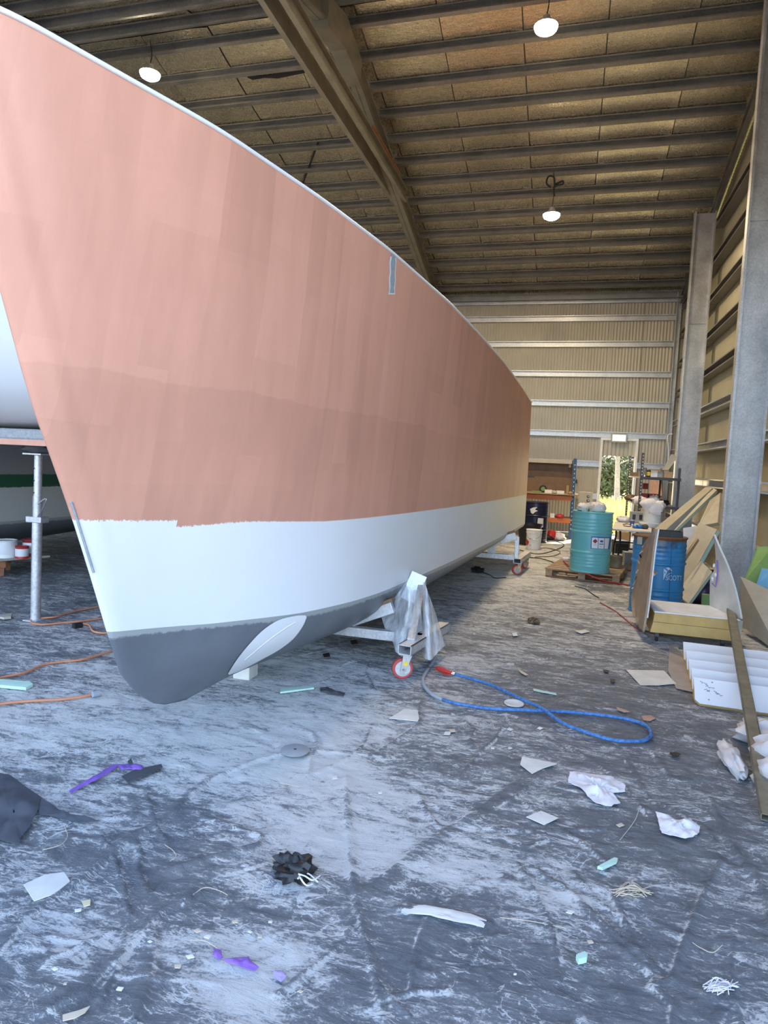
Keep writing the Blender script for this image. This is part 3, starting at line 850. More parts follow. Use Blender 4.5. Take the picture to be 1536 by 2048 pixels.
def film_mat():
    t = NT('clear_plastic_film')
    n = t.noise(14, 6, .7, t.pos(1, 1, .4)); n2 = t.noise(45, 4, .6, t.pos(1, 1, .3))
    t.set(Base_Color=(.90, .91, .92), Roughness=.16, Alpha=t.maprange(n, .35, .7, .40, .88))
    t.bump(t.math('ADD', n, t.math('MULTIPLY', n2, .4)), .9, .02)
    return t.m
M['film'] = film_mat()
M['filmwhite'] = plain('dusty_white_plastic', (.66, .63, .61), .5, var=.1, bump=.5, bscale=14)
M['tireRed'] = plain('red_polyurethane_tyre', (.50, .075, .075), .5)

# ================================================================== CRADLES UNDER THE BOAT
def caster(parent, c, r=.078, ang=0.0, plate_z=.19):
    """wheel on a fork; axle along X turned by ang"""
    ax = Vector((math.cos(ang), math.sin(ang), 0)); c = Vector(c)
    w = MB().cyl(c-ax*.022, c+ax*.022, r, 28).build('wheel', 'tireRed', parent, smooth=40, bevel=.006)
    hb = MB().cyl(c-ax*.026, c+ax*.026, r*.74, 24); hb.cyl(c-ax*.034, c+ax*.034, .016, 12); hb.build('hub', 'alu', w, smooth=40)
    f = MB()
    side = Vector((-ax.y, ax.x, 0)); off = side*.03
    for s in (-1, 1):
        q = c+ax*(s*.036); up = off+Vector((0, 0, plate_z-c.z))
        f.slab([q-side*.020+Vector((0, 0, -.018)), q+side*.020+Vector((0, 0, -.018)), q+up+side*.034, q+up-side*.034], ax*(.005*s))
    f.box((c.x+off.x, c.y+off.y, plate_z), (.10, .10, .008)); fo = f.build('fork', 'galv', parent)
    for s in (-1, 1):
        q = c+off*.5+Vector((0, 0, .045)); MB().cyl(q+ax*(s*.0415), q+ax*(s*.0435), .018, 16).build('sticker', 'yellow', fo)
        MB().cyl(c+ax*(s*.0415), c+ax*(s*.046), .009, 10).build('axle_nut', 'chrome', fo)
def rhs_open(a, b, w, h, th=.008):
    """hollow rectangular tube, open ends"""
    mb = MB(); a, b = Vector(a), Vector(b); d = (b-a).normalized(); s = d.cross(Vector((0, 0, 1))).normalized(); u = s.cross(d)
    for (du, ds, ww, hh) in ((h/2-th/2, 0, w, th), (-h/2+th/2, 0, w, th), (0, w/2-th/2, th, h), (0, -w/2+th/2, th, h)):
        mb.bar(a+u*du+s*ds, b+u*du+s*ds, ww, hh)
    return mb
M['galvlight'] = galv('dull_galvanised_tube', .66, .5)
cr = thing('boat_cradle', (-1.5, 4.9, 0), 'galvanised steel cradle wrapped in plastic under the bow, red caster in front', 'cradle')
caster(cr, (-1.10, 4.72, .082), ang=D2R(-66))
rhs_open((-1.075, 4.66, .235), (-.935, 5.50, .235), .105, .075).build('outrigger_tube', 'galvlight', cr)
MB().bar((-1.06, 4.80, .26), (-1.15, 5.55, .585), .062, .062, (1, 0, 0)).build('post', 'galvlight', cr, bevel=.004)
MB().bar((-1.245, 5.42, .44), (-1.17, 5.50, .665), .14, .025, (0, 1, 0)).build('pad_plate', 'alu', cr, bevel=.003)
MB().bar((-1.02, 5.02, .235), (-3.0, 5.02, .235), .075, .075).build('cross_tube', 'galvlight', cr, bevel=.004)
MB().bar((-1.28, 5.06, .46), (-1.95, 5.06, .17), .06, .10).build('bunk_arm', 'galvlight', cr, bevel=.004)
MB().bar((-1.28, 5.06, .52), (-1.92, 5.06, .225), .09, .028).build('bunk_timber', 'brown', cr)
MB().bar((-2.9, 5.02, .27), (-3.0, 5.3, .60), .06, .06, (1, 0, 0)).build('post', 'galvlight', cr)
caster(cr, (-3.0, 4.80, .082), ang=D2R(10))
# far-side repeats are hidden; plastic film draped over the post
def drape(cols, seed, name, label):
    """film as vertical columns: list of (top px, bottom px, depth)"""
    rows = []; nz = 26
    for k in range(nz+1):
        f = k/nz; row = []
        for j, (tp, bp, Y) in enumerate(cols):
            x = tp[0]+(bp[0]-tp[0])*f; y = tp[1]+(bp[1]-tp[1])*f
            nn = mnoise.noise(Vector((j*.55+seed, f*3.1, seed*2.2)))*.05 + mnoise.noise(Vector((j*1.7, f*8+seed, 3)))*.018
            row.append(at_y(x, y, Y+nn))
        rows.append(row)
    for r in rows:
        for p in r: p.z = max(p.z, .014)
    # widen columns by smooth interpolation
    rows = [smooth_path(r, 4) for r in rows]
    return MB().grid(rows)
fA = [((813, 1163), (762, 1232), 5.18), ((812, 1168), (772, 1262), 5.08), ((815, 1175), (786, 1285), 4.97), ((818, 1180), (792, 1305), 4.90), ((822, 1180), (806, 1300), 4.88), ((828, 1180), (822, 1288), 4.95), ((834, 1180), (836, 1286), 5.06), ((838, 1178), (848, 1280), 5.12)]
fB = [((846, 1163), (842, 1288), 5.20), ((850, 1168), (846, 1310), 5.02), ((853, 1175), (852, 1318), 4.98), ((856, 1185), (862, 1320), 4.98), ((860, 1195), (870, 1312), 5.06), ((866, 1212), (880, 1300), 5.14), ((872, 1228), (890, 1292), 5.24)]
for cols, sd, lb in ((fA, 1, 'clear plastic film bunched left of the cradle post'), (fB, 6, 'clear plastic film trailing to the floor right of the cradle post')):
    tag(drape(cols, sd, 'plastic_film', lb).build('plastic_film', 'film', smooth=70), lb, 'plastic film')
cr2 = thing('boat_cradle', (-1.1, 10.1, 0), 'galvanised steel cradle under the stern with sloping arm and two red casters', 'cradle')
caster(cr2, (-.66, 10.14, .080), ang=D2R(-62)); caster(cr2, (-.59, 10.86, .080), ang=D2R(-35))
rhs_open((-.655, 10.02, .225), (-.565, 11.02, .225), .115, .075).build('outrigger_tube', 'galvlight', cr2)
MB().bar((-.70, 10.05, .275), (-3.0, 10.05, .275), .08, .075).build('cross_tube', 'galvlight', cr2, bevel=.004)
MB().bar((-.70, 10.06, .60), (-1.45, 10.06, .31), .07, .11).build('bunk_arm', 'galvlight', cr2, bevel=.004)
MB().bar((-.72, 10.06, .672), (-1.42, 10.06, .40), .09, .02).build('bunk_timber', 'brown', cr2)
MB().bar((-.675, 10.08, .26), (-.68, 10.10, .58), .06, .06, (1, 0, 0)).build('post', 'galvlight', cr2, bevel=.004)
MB().bar((-1.05, 10.06, .30), (-1.05, 10.06, .45), .12, .03, (0, 1, 0)).build('web_plate', 'galvlight', cr2)
MB().bar((-2.75, 10.08, .30), (-2.78, 10.1, .62), .06, .06, (1, 0, 0)).build('post', 'galvlight', cr2)
caster(cr2, (-2.95, 10.0, .08))
kb = MB().box((-2.17, 4.30, .065), (.13, .14, .13)).build('keel_block', 'offwhite', bevel=.006)
tag(kb, 'white block on the floor under the grey keel', 'block')

# ================================================================== AIR HOSE WITH BLOW GUN
hose_px = [(906, 1347), (945, 1358), (985, 1371), (1052, 1402), (1084, 1417), (1122, 1444), (1174, 1465), (1227, 1480), (1279, 1482), (1298, 1475), (1302, 1466), (1293, 1452), (1262, 1440), (1209, 1431), (1140, 1424), (1070, 1421), (983, 1417), (918, 1408), (885, 1399)]
hose = thing('air_hose', fl(1100, 1430, 0), 'blue air hose looped on the floor with a red blow gun', 'hose')
zs_ = [.024]*len(hose_px)
zs_[4] = .040; zs_[3] = .032; zs_[5] = .032
MB().tube(smooth_path([fl(x, y, z) for (x, y), z in zip(hose_px, zs_)], 8), .012, 10).build('hose', 'bluehose', hose, smooth=60)
MB().tube(smooth_path([fl(885, 1399, .024), fl(866, 1390, .024), fl(850, 1374, .024), fl(846, 1358, .024), fl(854, 1341, .024), fl(869, 1318, .024), fl(867, 1304, .024)], 8), .012, 10).build('grey_hose', 'greyhose', hose, smooth=60)
g0, g1 = fl(872, 1336, .035), fl(903, 1346, .03)
gun = MB().tube([g0, g0.lerp(g1, .15), g0.lerp(g1, .5), g0.lerp(g1, .85), g1], [.010, .019, .021, .016, .014], 12).build('blow_gun', 'red', hose, smooth=60)
MB().tube([fl(845, 1335, .035), fl(856, 1334, .042), g0], .004, 8).build('nozzle', 'black', gun)
MB().bar(g0.lerp(g1, .4)+Vector((0, -.01, -.012)), g0.lerp(g1, .8)+Vector((0, -.045, -.012)), .014, .006).build('trigger', 'red', gun)
MB().cyl(g1, fl(909, 1348, .026), .010, 10).build('coupling', 'chrome', gun)

# ================================================================== DRUMS
def drum_profile(R, H):
    pr = [(R-.012, 0.0), (R+.003, .0), (R+.006, .010), (R+.003, .022), (R-.004, .026)]
    def beads(z0, z1, n):
        for i in range(n):
            z = z0+(z1-z0)*(i+.5)/n; dz = (z1-z0)/n
            pr.extend([(R-.004, z-dz*.42), (R+.001, z-dz*.15), (R+.001, z+dz*.15), (R-.004, z+dz*.42)])
    beads(.07, .26, 4)
    for zc in (H*.335, H*.665):
        pr.extend([(R-.003, zc-.020), (R+.008, zc-.010), (R+.011, zc), (R+.008, zc+.010), (R-.003, zc+.020)])
        if zc < H*.5: pass
    beads(H*.70, H-.07, 4)
    pr.extend([(R-.004, H-.026), (R+.003, H-.022), (R+.006, H-.010), (R+.003, H), (R-.012, H)])
    return sorted(pr, key=lambda q: q[1]) if False else pr
def drum_mat(name, col, rust=0.0, z0=.0, H=.89, rough=.28):
    t = NT(name); c = t.ramp(t.noise(3, 5, .6, t.pos()), [(.3, tuple(q*.88 for q in col)), (.7, col)])
    if rust:
        tc = t.n('ShaderNodeTexCoord'); sx = t.n('ShaderNodeSeparateXYZ'); t.l(tc.outputs['Object'], sx.inputs[0])
        n = t.noise(9, 7, .7, t.pos(1, 1, .5)); n2 = t.noise(30, 5, .7, t.pos(1, 1, .35))
        top = t.maprange(sx.outputs['Z'], H*.62, H, -.10, .30)
        f = t.maprange(t.math('ADD', t.math('ADD', n, top), t.math('MULTIPLY', n2, .25)), .72, .92)
        c = t.mix(t.math('MULTIPLY', f, rust), c, (.045, .055, .05))
        f2 = t.maprange(t.math('ADD', n2, t.maprange(sx.outputs['Z'], H-.035, H-.02, 0, .5)), .62, .8)
        c = t.mix(f2, c, (.16, .065, .03))
    t.set(Base_Color=c, Roughness=rough); return t.m
M['teal'] = drum_mat('teal_enamel', (.17, .52, .55))
M['blue_d'] = drum_mat('blue_weathered_enamel', (.035, .25, .52), rust=.8, rough=.35)
DT, DTR, DTZ = Vector((.385, 10.245, .142)), .288, .142
dr = thing('steel_drum', DT, 'teal steel drum with hazard label standing on a wooden pallet', 'drum')
MB().lathe(drum_profile(DTR, .885), DT, 48).build('body', 'teal', dr, smooth=35)
lb = cyl_poly([(1182.5, 1073), (1222.3, 1075), (1218.5, 1098.5), (1181, 1097)], DT, DTR+.004).build('label', 'blueink', dr, smooth=60)
cyl_poly([(1184, 1075), (1196.3, 1075.6), (1195.3, 1097), (1183, 1096)], DT, DTR+.006).build('label_panel', 'label', lb, smooth=60)
cyl_poly([(1197.4, 1076), (1208.8, 1076.4), (1207.3, 1097.6), (1196.3, 1097)], DT, DTR+.006).build('label_panel', 'label', lb, smooth=60)
cyl_poly([(1209.8, 1076.4), (1219, 1076.6), (1216, 1097.5), (1208.6, 1097.6)], DT, DTR+.006).build('label_panel', 'label', lb, smooth=60)
cyl_poly([(1190.4, 1077.6), (1195.3, 1082.4), (1190.2, 1087.2), (1185.4, 1082.4)], DT, DTR+.008).build('hazard_diamond', 'darkred', lb, smooth=60)
cyl_poly([(1200.5, 1080.5), (1206.5, 1080.7), (1206.2, 1084.8), (1200.2, 1084.6)], DT, DTR+.008).build('print_block', 'blueink', lb, smooth=60)
cyl_poly([(1198.5, 1087.3), (1207, 1087.6), (1206.9, 1089), (1198.4, 1088.7)], DT, DTR+.008).build('print_line', 'ink', lb, smooth=60)
cyl_poly([(1187, 1089.2), (1193.5, 1089.4), (1193.4, 1090.2), (1187, 1090)], DT, DTR+.008).build('print_line', 'grey', lb, smooth=60)
cyl_poly([(1200, 1092.2), (1203, 1092.3), (1203, 1093.3), (1200, 1093.2)], DT, DTR+.008).build('print_line', 'grey', lb, smooth=60)
# crumpled plastic filling the open top
for k, (dx, dy, r_, s_) in enumerate(((-.15, -.04, (.085, .12, .07), 3), (.06, -.05, (.11, .11, .10), 8), (.02, .15, (.12, .07, .08), 5))):
    o = blob(MB(), DT+Vector((dx, dy, .93)), r_, s_, .4, 3, flat=DT.z+.886).build('plastic_bundle', 'filmwhite', smooth=60)
    tag(o, ('crumpled pale plastic at the left of the teal drum top', 'largest crumpled pale plastic heap on the teal drum', 'crumpled pale plastic at the back of the teal drum top')[k], 'plastic')
# pallet
pa = thing('pallet', (.36, 10.6, 0), 'low wooden slatted pallet carrying the teal drum', 'pallet')
RZ = math.atan2(10.05-10.23, .81+.22); PT = TR((.38, 10.70, 0), RZ)
for i in range(7):
    y = -.55+1.1*i/6
    MB().box((0, y, .128), (1.06, .115, .022)).xf(PT).build('deck_board', 'wood', pa)
for x in (-.48, 0, .48):
    for y in (-.53, 0, .53): MB().box((x, y, .062), (.10, .10, .088)).xf(PT).build('block', 'wood', pa)
    MB().box((x, 0, .112), (.10, 1.16, .012)).xf(PT).build('stringer', 'wood', pa)
for y in (-.53, 0, .53): MB().box((0, y, .012), (1.06, .10, .018)).xf(PT).build('bottom_board', 'darkwood', pa)
# tin, rag, red hose
p = at_z(1231, 1136, .142); p.y += .05
tb = thing('paint_tin', p, 'small grey tin behind the teal drum on the pallet corner', 'tin')
MB().lathe([(.0, .0), (.098, 0), (.10, .006), (.098, .012), (.098, .175), (.102, .18), (.102, .186), (.09, .186), (.088, .17), (0, .17)], p, 28, caps=False).build('body', 'olive_alu', tb, smooth=40)
o = blob(MB(), at_z(1131, 1124, .142)+Vector((0, .05, .035)), (.06, .05, .04), 4).build('rag', 'cloth', smooth=60); tag(o, 'small white rag on the pallet left of the teal drum', 'rag')
cable('red_hose', [at_z(1128, 1122, .165), at_z(1136, 1130, .165), at_z(1150, 1137.5, .165)+Vector((0, -.02, 0)), at_y(1178, 1150, 9.93), at_y(1204, 1160, 9.9), at_z(1232, 1166, .03), at_z(1262, 1171, .012), at_z(1275, 1172, .012)], .011, 'redhose', 'red hose draped over the front edge of the pallet', 'hose')
cable('red_hose', [at_z(1252, 1140, .012), at_z(1275, 1143, .012), at_z(1300, 1146, .012)], .010, 'redhose', 'short red hose on the floor between pallet and blue drum', 'hose')

# blue drum
DB, DBR = Vector((1.075, 8.28, 0)), .290
db = thing('steel_drum', DB, 'weathered blue steel drum with rusty rim and bird logo', 'drum')
MB().lathe(drum_profile(DBR, .90), DB, 48).build('body', 'blue_d', db, smooth=35)
MB().lathe([(0, .872), (DBR-.012, .872), (DBR-.012, .885)], DB, 40, caps=False).build('lid', 'rubber', db)
MB().lathe([(DBR-.006, .888), (DBR+.009, .886), (DBR+.010, .897), (DBR-.004, .903)], DB, 40, caps=False).build('rim', plain('rust', (.13, .055, .03), .8, var=.4, scale=30), db)
cyl_poly([(1344.3, 1068), (1345.3, 1068), (1338, 1205), (1337, 1205)], DB, DBR+.009, n=12).build('seam', 'darkgrey', db)
cyl_poly([(1275.2, 1072), (1285, 1072.5), (1284, 1089), (1273.5, 1088)], DB, DBR+.005).build('label', 'cream', db, smooth=60)
cyl_poly([(1301, 1134), (1315, 1146), (1299, 1160), (1286, 1147)], DB, DBR+.005).build('diamond_label', 'offwhite', db, smooth=60)
cyl_poly([(1304, 1136.5), (1314.5, 1145.8), (1311, 1149), (1304, 1142)], DB, DBR+.007).build('rust_stain', plain('rust_orange', (.45, .2, .06), .7), db, smooth=60)
M['logo'] = plain('pale_blue_print', (.55, .68, .78), .5, var=.04)
lg = cyl_poly([(1327.6, 1137), (1335, 1142.5), (1326.5, 1160)], DB, DBR+.005).build('bird_logo', 'logo', db, smooth=60)
cyl_poly([(1329, 1143.5), (1331.5, 1143.2), (1330, 1145.5), (1331.5, 1147.5), (1328.6, 1146.5)], DB, DBR+.007).build('logo_cutout', 'blue_d', lg)
cyl_poly([(1331, 1136), (1337, 1134.6), (1342, 1137), (1344.5, 1143.2), (1341.5, 1140.6), (1337.5, 1139), (1336.6, 1141.5), (1334, 1138)], DB, DBR+.005).build('bird_wing', 'logo', lg, smooth=60)
cyl_poly([(1333, 1148.4), (1338, 1147.4), (1341, 1145.4), (1345, 1146), (1341, 1147), (1337.5, 1149.2)], DB, DBR+.005).build('bird_tail', 'logo', lg, smooth=60)
tv, tf = text_mesh('SCOTT'); wmax = max(v[0] for v in tv); hmax = max(v[1] for v in tv)
mbt = MB(); xs_ = []
for (u, v) in tv:
    f = u/wmax; x = 1331.2+32.5*(1-(1-f)**1.15)
    xs_.append(on_cyl(x, 1160.2+1.0*f-9.6*v/hmax, DB, DBR+.0055))
mbt.add(xs_, tf); mbt.build('lettering', 'logo', db, fix=False)
# black tray on the drum
tr_ = thing('tray', DB+Vector((.06, -.03, .875)), 'black plastic tray lying on the blue drum top', 'tray')
mbx = MB().box(DB+Vector((.07, 0, .885)), (.30, .22, .012))
for dx, dy, sx_, sy_ in ((-.15, 0, .012, .22), (.15, 0, .012, .22), (0, -.11, .30, .012), (0, .11, .30, .012)): mbx.box(DB+Vector((.07+dx, dy, .925)), (sx_, sy_, .08))
mbx.build('tray_body', 'black', tr_)
# navy drum, black bin, white pail
DN, DNR = Vector((-.66, 15.1, 0)), .29
dn = thing('steel_drum', DN, 'dark navy steel drum behind the stern beside the workbench', 'drum')
MB().lathe(drum_profile(DNR, .89), DN, 40).build('body', 'navy', dn, smooth=35)
cyl_poly([(1060, 1018), (1066, 1015), (1075, 1014), (1070, 1019), (1076, 1022), (1070, 1024), (1066, 1028), (1062, 1026)], DN, DNR+.006).build('white_logo', 'label', dn)
cyl_poly([(1076, 1036), (1087, 1037), (1086, 1055), (1074, 1053)], DN, DNR+.006).build('label', 'label', dn)
bn = Vector((-.72, 14.35, 0))
bo = thing('bin', bn, 'black plastic tub half hidden behind the white pail', 'bin')
MB().lathe([(.0, .0), (.20, 0), (.25, .42), (.265, .42), (.265, .45), (.245, .45), (.20, .02), (0, .02)], bn, 28, caps=False).build('tub', 'black', bo, smooth=40)
WP = at_z(1065.5, 1100, 0); WP.y += .15; WP.z = 0
wp = thing('pail', WP, 'white plastic pail with red diamond label beside the stern cradle', 'pail')
MB().lathe([(0, 0), (.135, 0), (.14, .01), (.152, .33), (.160, .33), (.160, .345), (.154, .345), (.156, .385), (.162, .39), (.162, .40), (0, .405)], WP, 32, caps=False).build('body', 'white', wp, smooth=40)
MB().tube(smooth_path([WP+Vector((-.158, -.02, .34)), WP+Vector((-.10, -.15, .24)), WP+Vector((.02, -.175, .22)), WP+Vector((.12, -.13, .28)), WP+Vector((.158, -.02, .34))], 6), .004, 6).build('handle', 'chrome', wp)
cyl_poly([(1053.5, 1077.5), (1058, 1084.5), (1054, 1092), (1051, 1085)], WP, .152).build('red_diamond', 'red', wp)
for yy in (1076.5, 1088.5, 1091): cyl_poly([(1057.5, yy), (1062, yy+.3), (1062, yy+1.1), (1057.5, yy+.8)], WP, .153).build('print_line', 'grey', wp)

# ================================================================== OFFCUT OF HULL ON A DOLLY
of = thing('hull_offcut', (1.2, 7.0, 0), 'cut-out hull section with tan side, white tray and yellow foam edge', 'offcut')
# tray: white skin over foam
A0, B0 = Vector((.82, 6.73, .10)), Vector((1.59, 6.71, .10))
mbf = MB().slab([A0+Vector((.03, 0, 0)), B0, B0+Vector((0, 0, .10)), A0+Vector((.05, 0, .10))], (0, .58, 0)); mbf.build('foam_plank', 'foam_y', of)
MB().slab([A0+Vector((.05, .006, .103)), B0+Vector((0, .006, .103)), B0+Vector((0, .006, .195)), A0+Vector((.06, .006, .195))], (0, .57, 0)).build('foam_plank', 'foam_y', of)
MB().slab([A0+Vector((.05, -.01, .197)), B0+Vector((.02, -.01, .197)), B0+Vector((.02, -.01, .207)), A0+Vector((.06, -.01, .207))], (0, .60, 0)).build('tray_skin', 'white', of)
MB().slab([B0+Vector((.0, -.008, 0)), B0+Vector((.035, -.008, .01)), B0+Vector((.045, -.008, .2)), B0+Vector((.0, -.008, .2))], (0, .6, 0)).build('side_skin', 'beige', of)
# left panel: front edge given by pixels at the tray's plane; runs back with a torn rear edge
fr = [(1287, 1264), (1292, 1235), (1295.6, 1208), (1300, 1170), (1304.5, 1130), (1309, 1092), (1314.5, 1058)]
re = [(1268, 1232), (1266.5, 1208), (1267.5, 1186), (1274, 1152), (1280, 1118), (1290, 1090), (1309, 1060)]
F_ = [at_y(x, y, 6.72) for x, y in fr]
for i, p_ in enumerate(F_): p_.z = max(p_.z, .095)
R_ = []
for i, (x, y) in enumerate(re):
    q = at_x(x, y, F_[i].x-.045+.02*i/6) if i < 6 else at_y(x, y, 6.8)
    q.z = max(q.z, .10); q.y = min(max(q.y, 6.8), 7.75); R_.append(q)
rows = []
for a, b in zip(F_, R_):
    rows.append([a.lerp(b, k/8)+Vector((.012*math.sin(k*2.2), 0, 0)) for k in range(9)])
rows = [[Vector(p) for p in c_] for c_ in zip(*[smooth_path(list(col_), 4) for col_ in zip(*rows)])]
MB().grid(rows).build('side_panel', plain('raw_laminate', (.36, .27, .19), .7, var=.15, scale=8), of, smooth=50, solid=.02)
MB().tube([p_+Vector((.012, -.012, 0)) for p_ in smooth_path(F_[1:], 4)], .007, 6).build('white_edge', 'white', of)
# torn threads of laminate on the rear edge
for k in range(9):
    q = R_[2].lerp(R_[5], k/8)+Vector((-.01, 0, .0)); e = q+Vector((random.uniform(-.02, -.005), random.uniform(.0, .04), random.uniform(-.05, .03)))
    MB().bar(q, e, .012, .008).build('torn_laminate', ('black', 'offwhite', 'cream')[k % 3], of)
# right panel: tapering curved fin
ro = [(1483.5, 1238), (1479, 1212), (1472.5, 1183), (1466, 1160), (1459, 1139), (1450, 1117), (1442, 1100), (1429, 1069)]
ri = [(1421, 1214), (1421, 1195), (1421.5, 1175), (1422.5, 1156), (1430, 1140), (1433, 1120), (1431.5, 1092), (1428.6, 1070)]
O_ = [at_y(x, y, 6.70+.05*i) for i, (x, y) in enumerate(ro)]; I_ = [at_y(x, y, 7.30-.03*i) for i, (x, y) in enumerate(ri)]
for q in O_+I_: q.z = max(q.z, .30)
MB().grid([smooth_path(O_, 4), [a.lerp(b, .5) for a, b in zip(smooth_path(O_, 4), smooth_path(I_, 4))], smooth_path(I_, 4)]).build('fin_panel', 'offwhite', of, smooth=60, solid=.018)
MB().tube([at_y(x, y, 7.05) for x, y in ((1434, 1120), (1435, 1145), (1433, 1165), (1431, 1174), (1424, 1166))], .006, 6).build('torn_core', 'purple', of)
for x, y in ((1428, 1131), (1425, 1158), (1431, 1150)):
    blob(MB(), at_y(x, y, 7.05), (.010, .010, .018), x % 7).build('torn_core', 'white', of)
for (x, y) in ((.92, 6.80), (1.5, 6.80), (.95, 7.22), (1.5, 7.22)):
    cw = MB().cyl((x-.012, y, .03), (x+.012, y, .03), .028, 18).build('caster_wheel', 'rubber', of, smooth=40)
    MB().bar((x, y, .04), (x, y+.01, .10), .034, .04, (0, 1, 0)).build('caster_fork', 'darkgrey', cw)

# ================================================================== WHITE BOARDS + ALLOY BAR
ybs = [4.98, 5.22, 5.48, 5.76, 6.06]
lab5 = ['nearest white board of the shingled stack, with pencil marks', 'second white board from the front of the shingled stack', 'middle white board of the shingled stack', 'fourth white board from the front of the shingled stack', 'rearmost white board of the shingled stack, beside the yellow foam edge']
for k, y in enumerate(ybs):
    x0 = .955+.024*k; b = thing('foam_board', (x0, y, 0), lab5[k], 'board', 'white boards shingled on the floor')
    R_b = TR((x0, y, .005), D2R(-3), D2R(38))
    sk = [(0, .03), (.03, 0), (1.42, 0), (1.42, .215), (0, .215)]
    MB().slab([(x, q, .024) for x, q in sk], (0, 0, .006)).xf(R_b).build('white_skin', 'hullwhite', b, bevel=.001)
    MB().slab([(x*.998+.002, q, 0) for x, q in sk], (0, 0, .0235)).xf(R_b).build('foam_core', 'foam_y', b)
    wdg = MB().slab([(.006, .02, 0), (.006, .212, 0), (.006, .14, -.10)], (.02, 0, 0)).xf(R_b)
    for q in wdg.v: q.z = max(q.z, .004)
    wdg.build('end_rib', 'foam_y', b)
    if k == 0:   # scribbled pencil marks
        strokes = [[(.04, .26), (.06, .245), (.05, .235)], [(.065, .245), (.085, .235), (.075, .225), (.09, .222)], [(.075, .205), (.09, .215), (.095, .195), (.11, .20)], [(.115, .205), (.125, .19), (.13, .205)],
                   [(.065, .165), (.08, .175), (.085, .155), (.10, .15)], [(.08, .15), (.10, .165)], [(.125, .165), (.145, .155), (.135, .145), (.155, .14)], [(.14, .13), (.16, .14), (.165, .12), (.18, .125)]]
        for s_ in strokes:
            MB().tube([R_b @ Vector((x, q, .0312)) for x, q in [(x_, q_*.72-.0) for x_, q_ in s_]], .0016, 4).build('pencil_mark', 'ink', b)
        for (x, q) in ((.12, .19), (.09, .04)): MB().cyl(R_b @ Vector((x, q, .0302)), R_b @ Vector((x, q, .0312)), .006, 10).build('screw_hole', 'grey', b)
ab = rhs_open((1.0, 3.36, .035), (1.575, 6.93, .345), .068, .034, .004).build('alloy_bar', 'olive_alu'); tag(ab, 'long dusty alloy tube lying across the white boards', 'bar')

# plastic heap at the right edge, on the floor
for k, (c_, r_, s_) in enumerate((((1.27, 4.05, .06), (.17, .17, .14), 3), ((1.215, 3.74, .05), (.16, .15, .14), 9), ((1.36, 4.40, .05), (.24, .17, .10), 12), ((.985, 4.02, .03), (.05, .20, .05), 15), ((1.19, 3.47, .03), (.13, .09, .09), 21))):
    o = blob(MB(), c_, r_, s_, .45, 2.6, 26, 14, flat=.008).build('plastic_heap', 'filmwhite', smooth=60)
    tag(o, ('middle lump of crumpled white plastic right of the alloy tube', 'crumpled white plastic beside the lower half of the alloy tube', 'crumpled white plastic nearest the white boards', 'thin crumpled plastic left of the alloy tube', 'crumpled white plastic beside the lower end of the alloy tube')[k], 'plastic')

# ================================================================== LEANING BOARDS ON THE RIGHT
def lean(name, p, th, mats, label, cat='board', edge=None):
    """board from four 3-D corners (pixel, depth); th pushes it back"""
    P = [at_y(x, y, Y) for (x, y, Y) in p]
    for q in P: q.z = max(q.z, .012); q.x = min(q.x, 2.40)
    n = (P[1]-P[0]).cross(P[3]-P[0]).normalized()
    if n.y < 0: n = -n
    t = thing(name, sum(P, Vector())/4*1.0, label, cat)
    t.location.z = 0; t['_o'] = tuple(t.location)
    MB().slab(P, n*.008).build('face_skin', mats[0], t)
    MB().slab([q+n*.0085 for q in P], n*th).build('foam_core', mats[1], t)
    MB().slab([q+n*(.009+th) for q in P], n*.006).build('back_skin', mats[0], t)
    return t
lean('foam_board', [(1398, 1045, 10.0), (1434, 1059, 9.6), (1362, 1190, 9.0), (1330, 1172, 9.3)], .05, ('beige', M['mint']), 'tall beige board with green foam edge leaning behind the blue drum')
lean('foam_board', [(1401.6, 1122, 9.3), (1424, 1143, 9.0), (1377, 1207, 8.65), (1352, 1187, 8.85)], .03, ('cream', M['mint']), 'short beige board with pale edge leaning low beside the blue drum')
lean('long_panel', [(1411, 974, 12.0), (1425, 976, 11.7), (1322, 1068, 10.6), (1296, 1068, 10.9)], .07, ('beige', 'grey'), 'long beige plank with dark edge leaning across the column base')
lean('long_panel', [(1426, 976, 11.75), (1434, 980, 11.6), (1349, 1062, 10.55), (1341, 1068, 10.5)], .03, ('cream', 'mint'), 'narrow pale plank lying beneath the long beige plank')
lean('long_panel', [(1420, 1000, 11.2), (1441, 985, 11.0), (1436, 1045, 10.4), (1396, 1052, 10.6)], .04, ('beige', 'cream'), 'wide beige board leaning on the near column behind other boards')
lean('foam_board', [(1366, 1056, 10.5), (1394, 1052, 10.4), (1390, 1190, 10.2), (1368, 1190, 10.3)], .12, ('white', 'white'), 'white boxed panel between the leaning beige boards')
lean('trim_strip', [(1393, 1075, 9.35), (1396, 1077, 9.3), (1362, 1128, 8.95), (1360, 1124, 8.95)], .02, ('tan', 'tan'), 'thin brown timber strip lying on the tall beige board', 'strip')
lean('sheet_board', [(1480, 1152.5, 7.7), (1560, 1190, 7.4), (1560, 1310, 6.75), (1482, 1251, 7.55)], .02, ('beige', 'beige'), 'large plain beige sheet leaning at the right edge')
lean('foam_board', [(1514, 1094, 8.5), (1545, 1092, 8.4), (1530, 1185, 8.0), (1488, 1162, 8.1)], .06, ('green', 'cream'), 'bright green foam board standing behind the large beige sheet')
lean('foam_board', [(1524, 1136, 8.0), (1548, 1140, 7.9), (1536, 1185, 7.75), (1512, 1170, 7.85)], .05, ('bluefoam', 'bluefoam'), 'blue foam block in front of the green foam board')
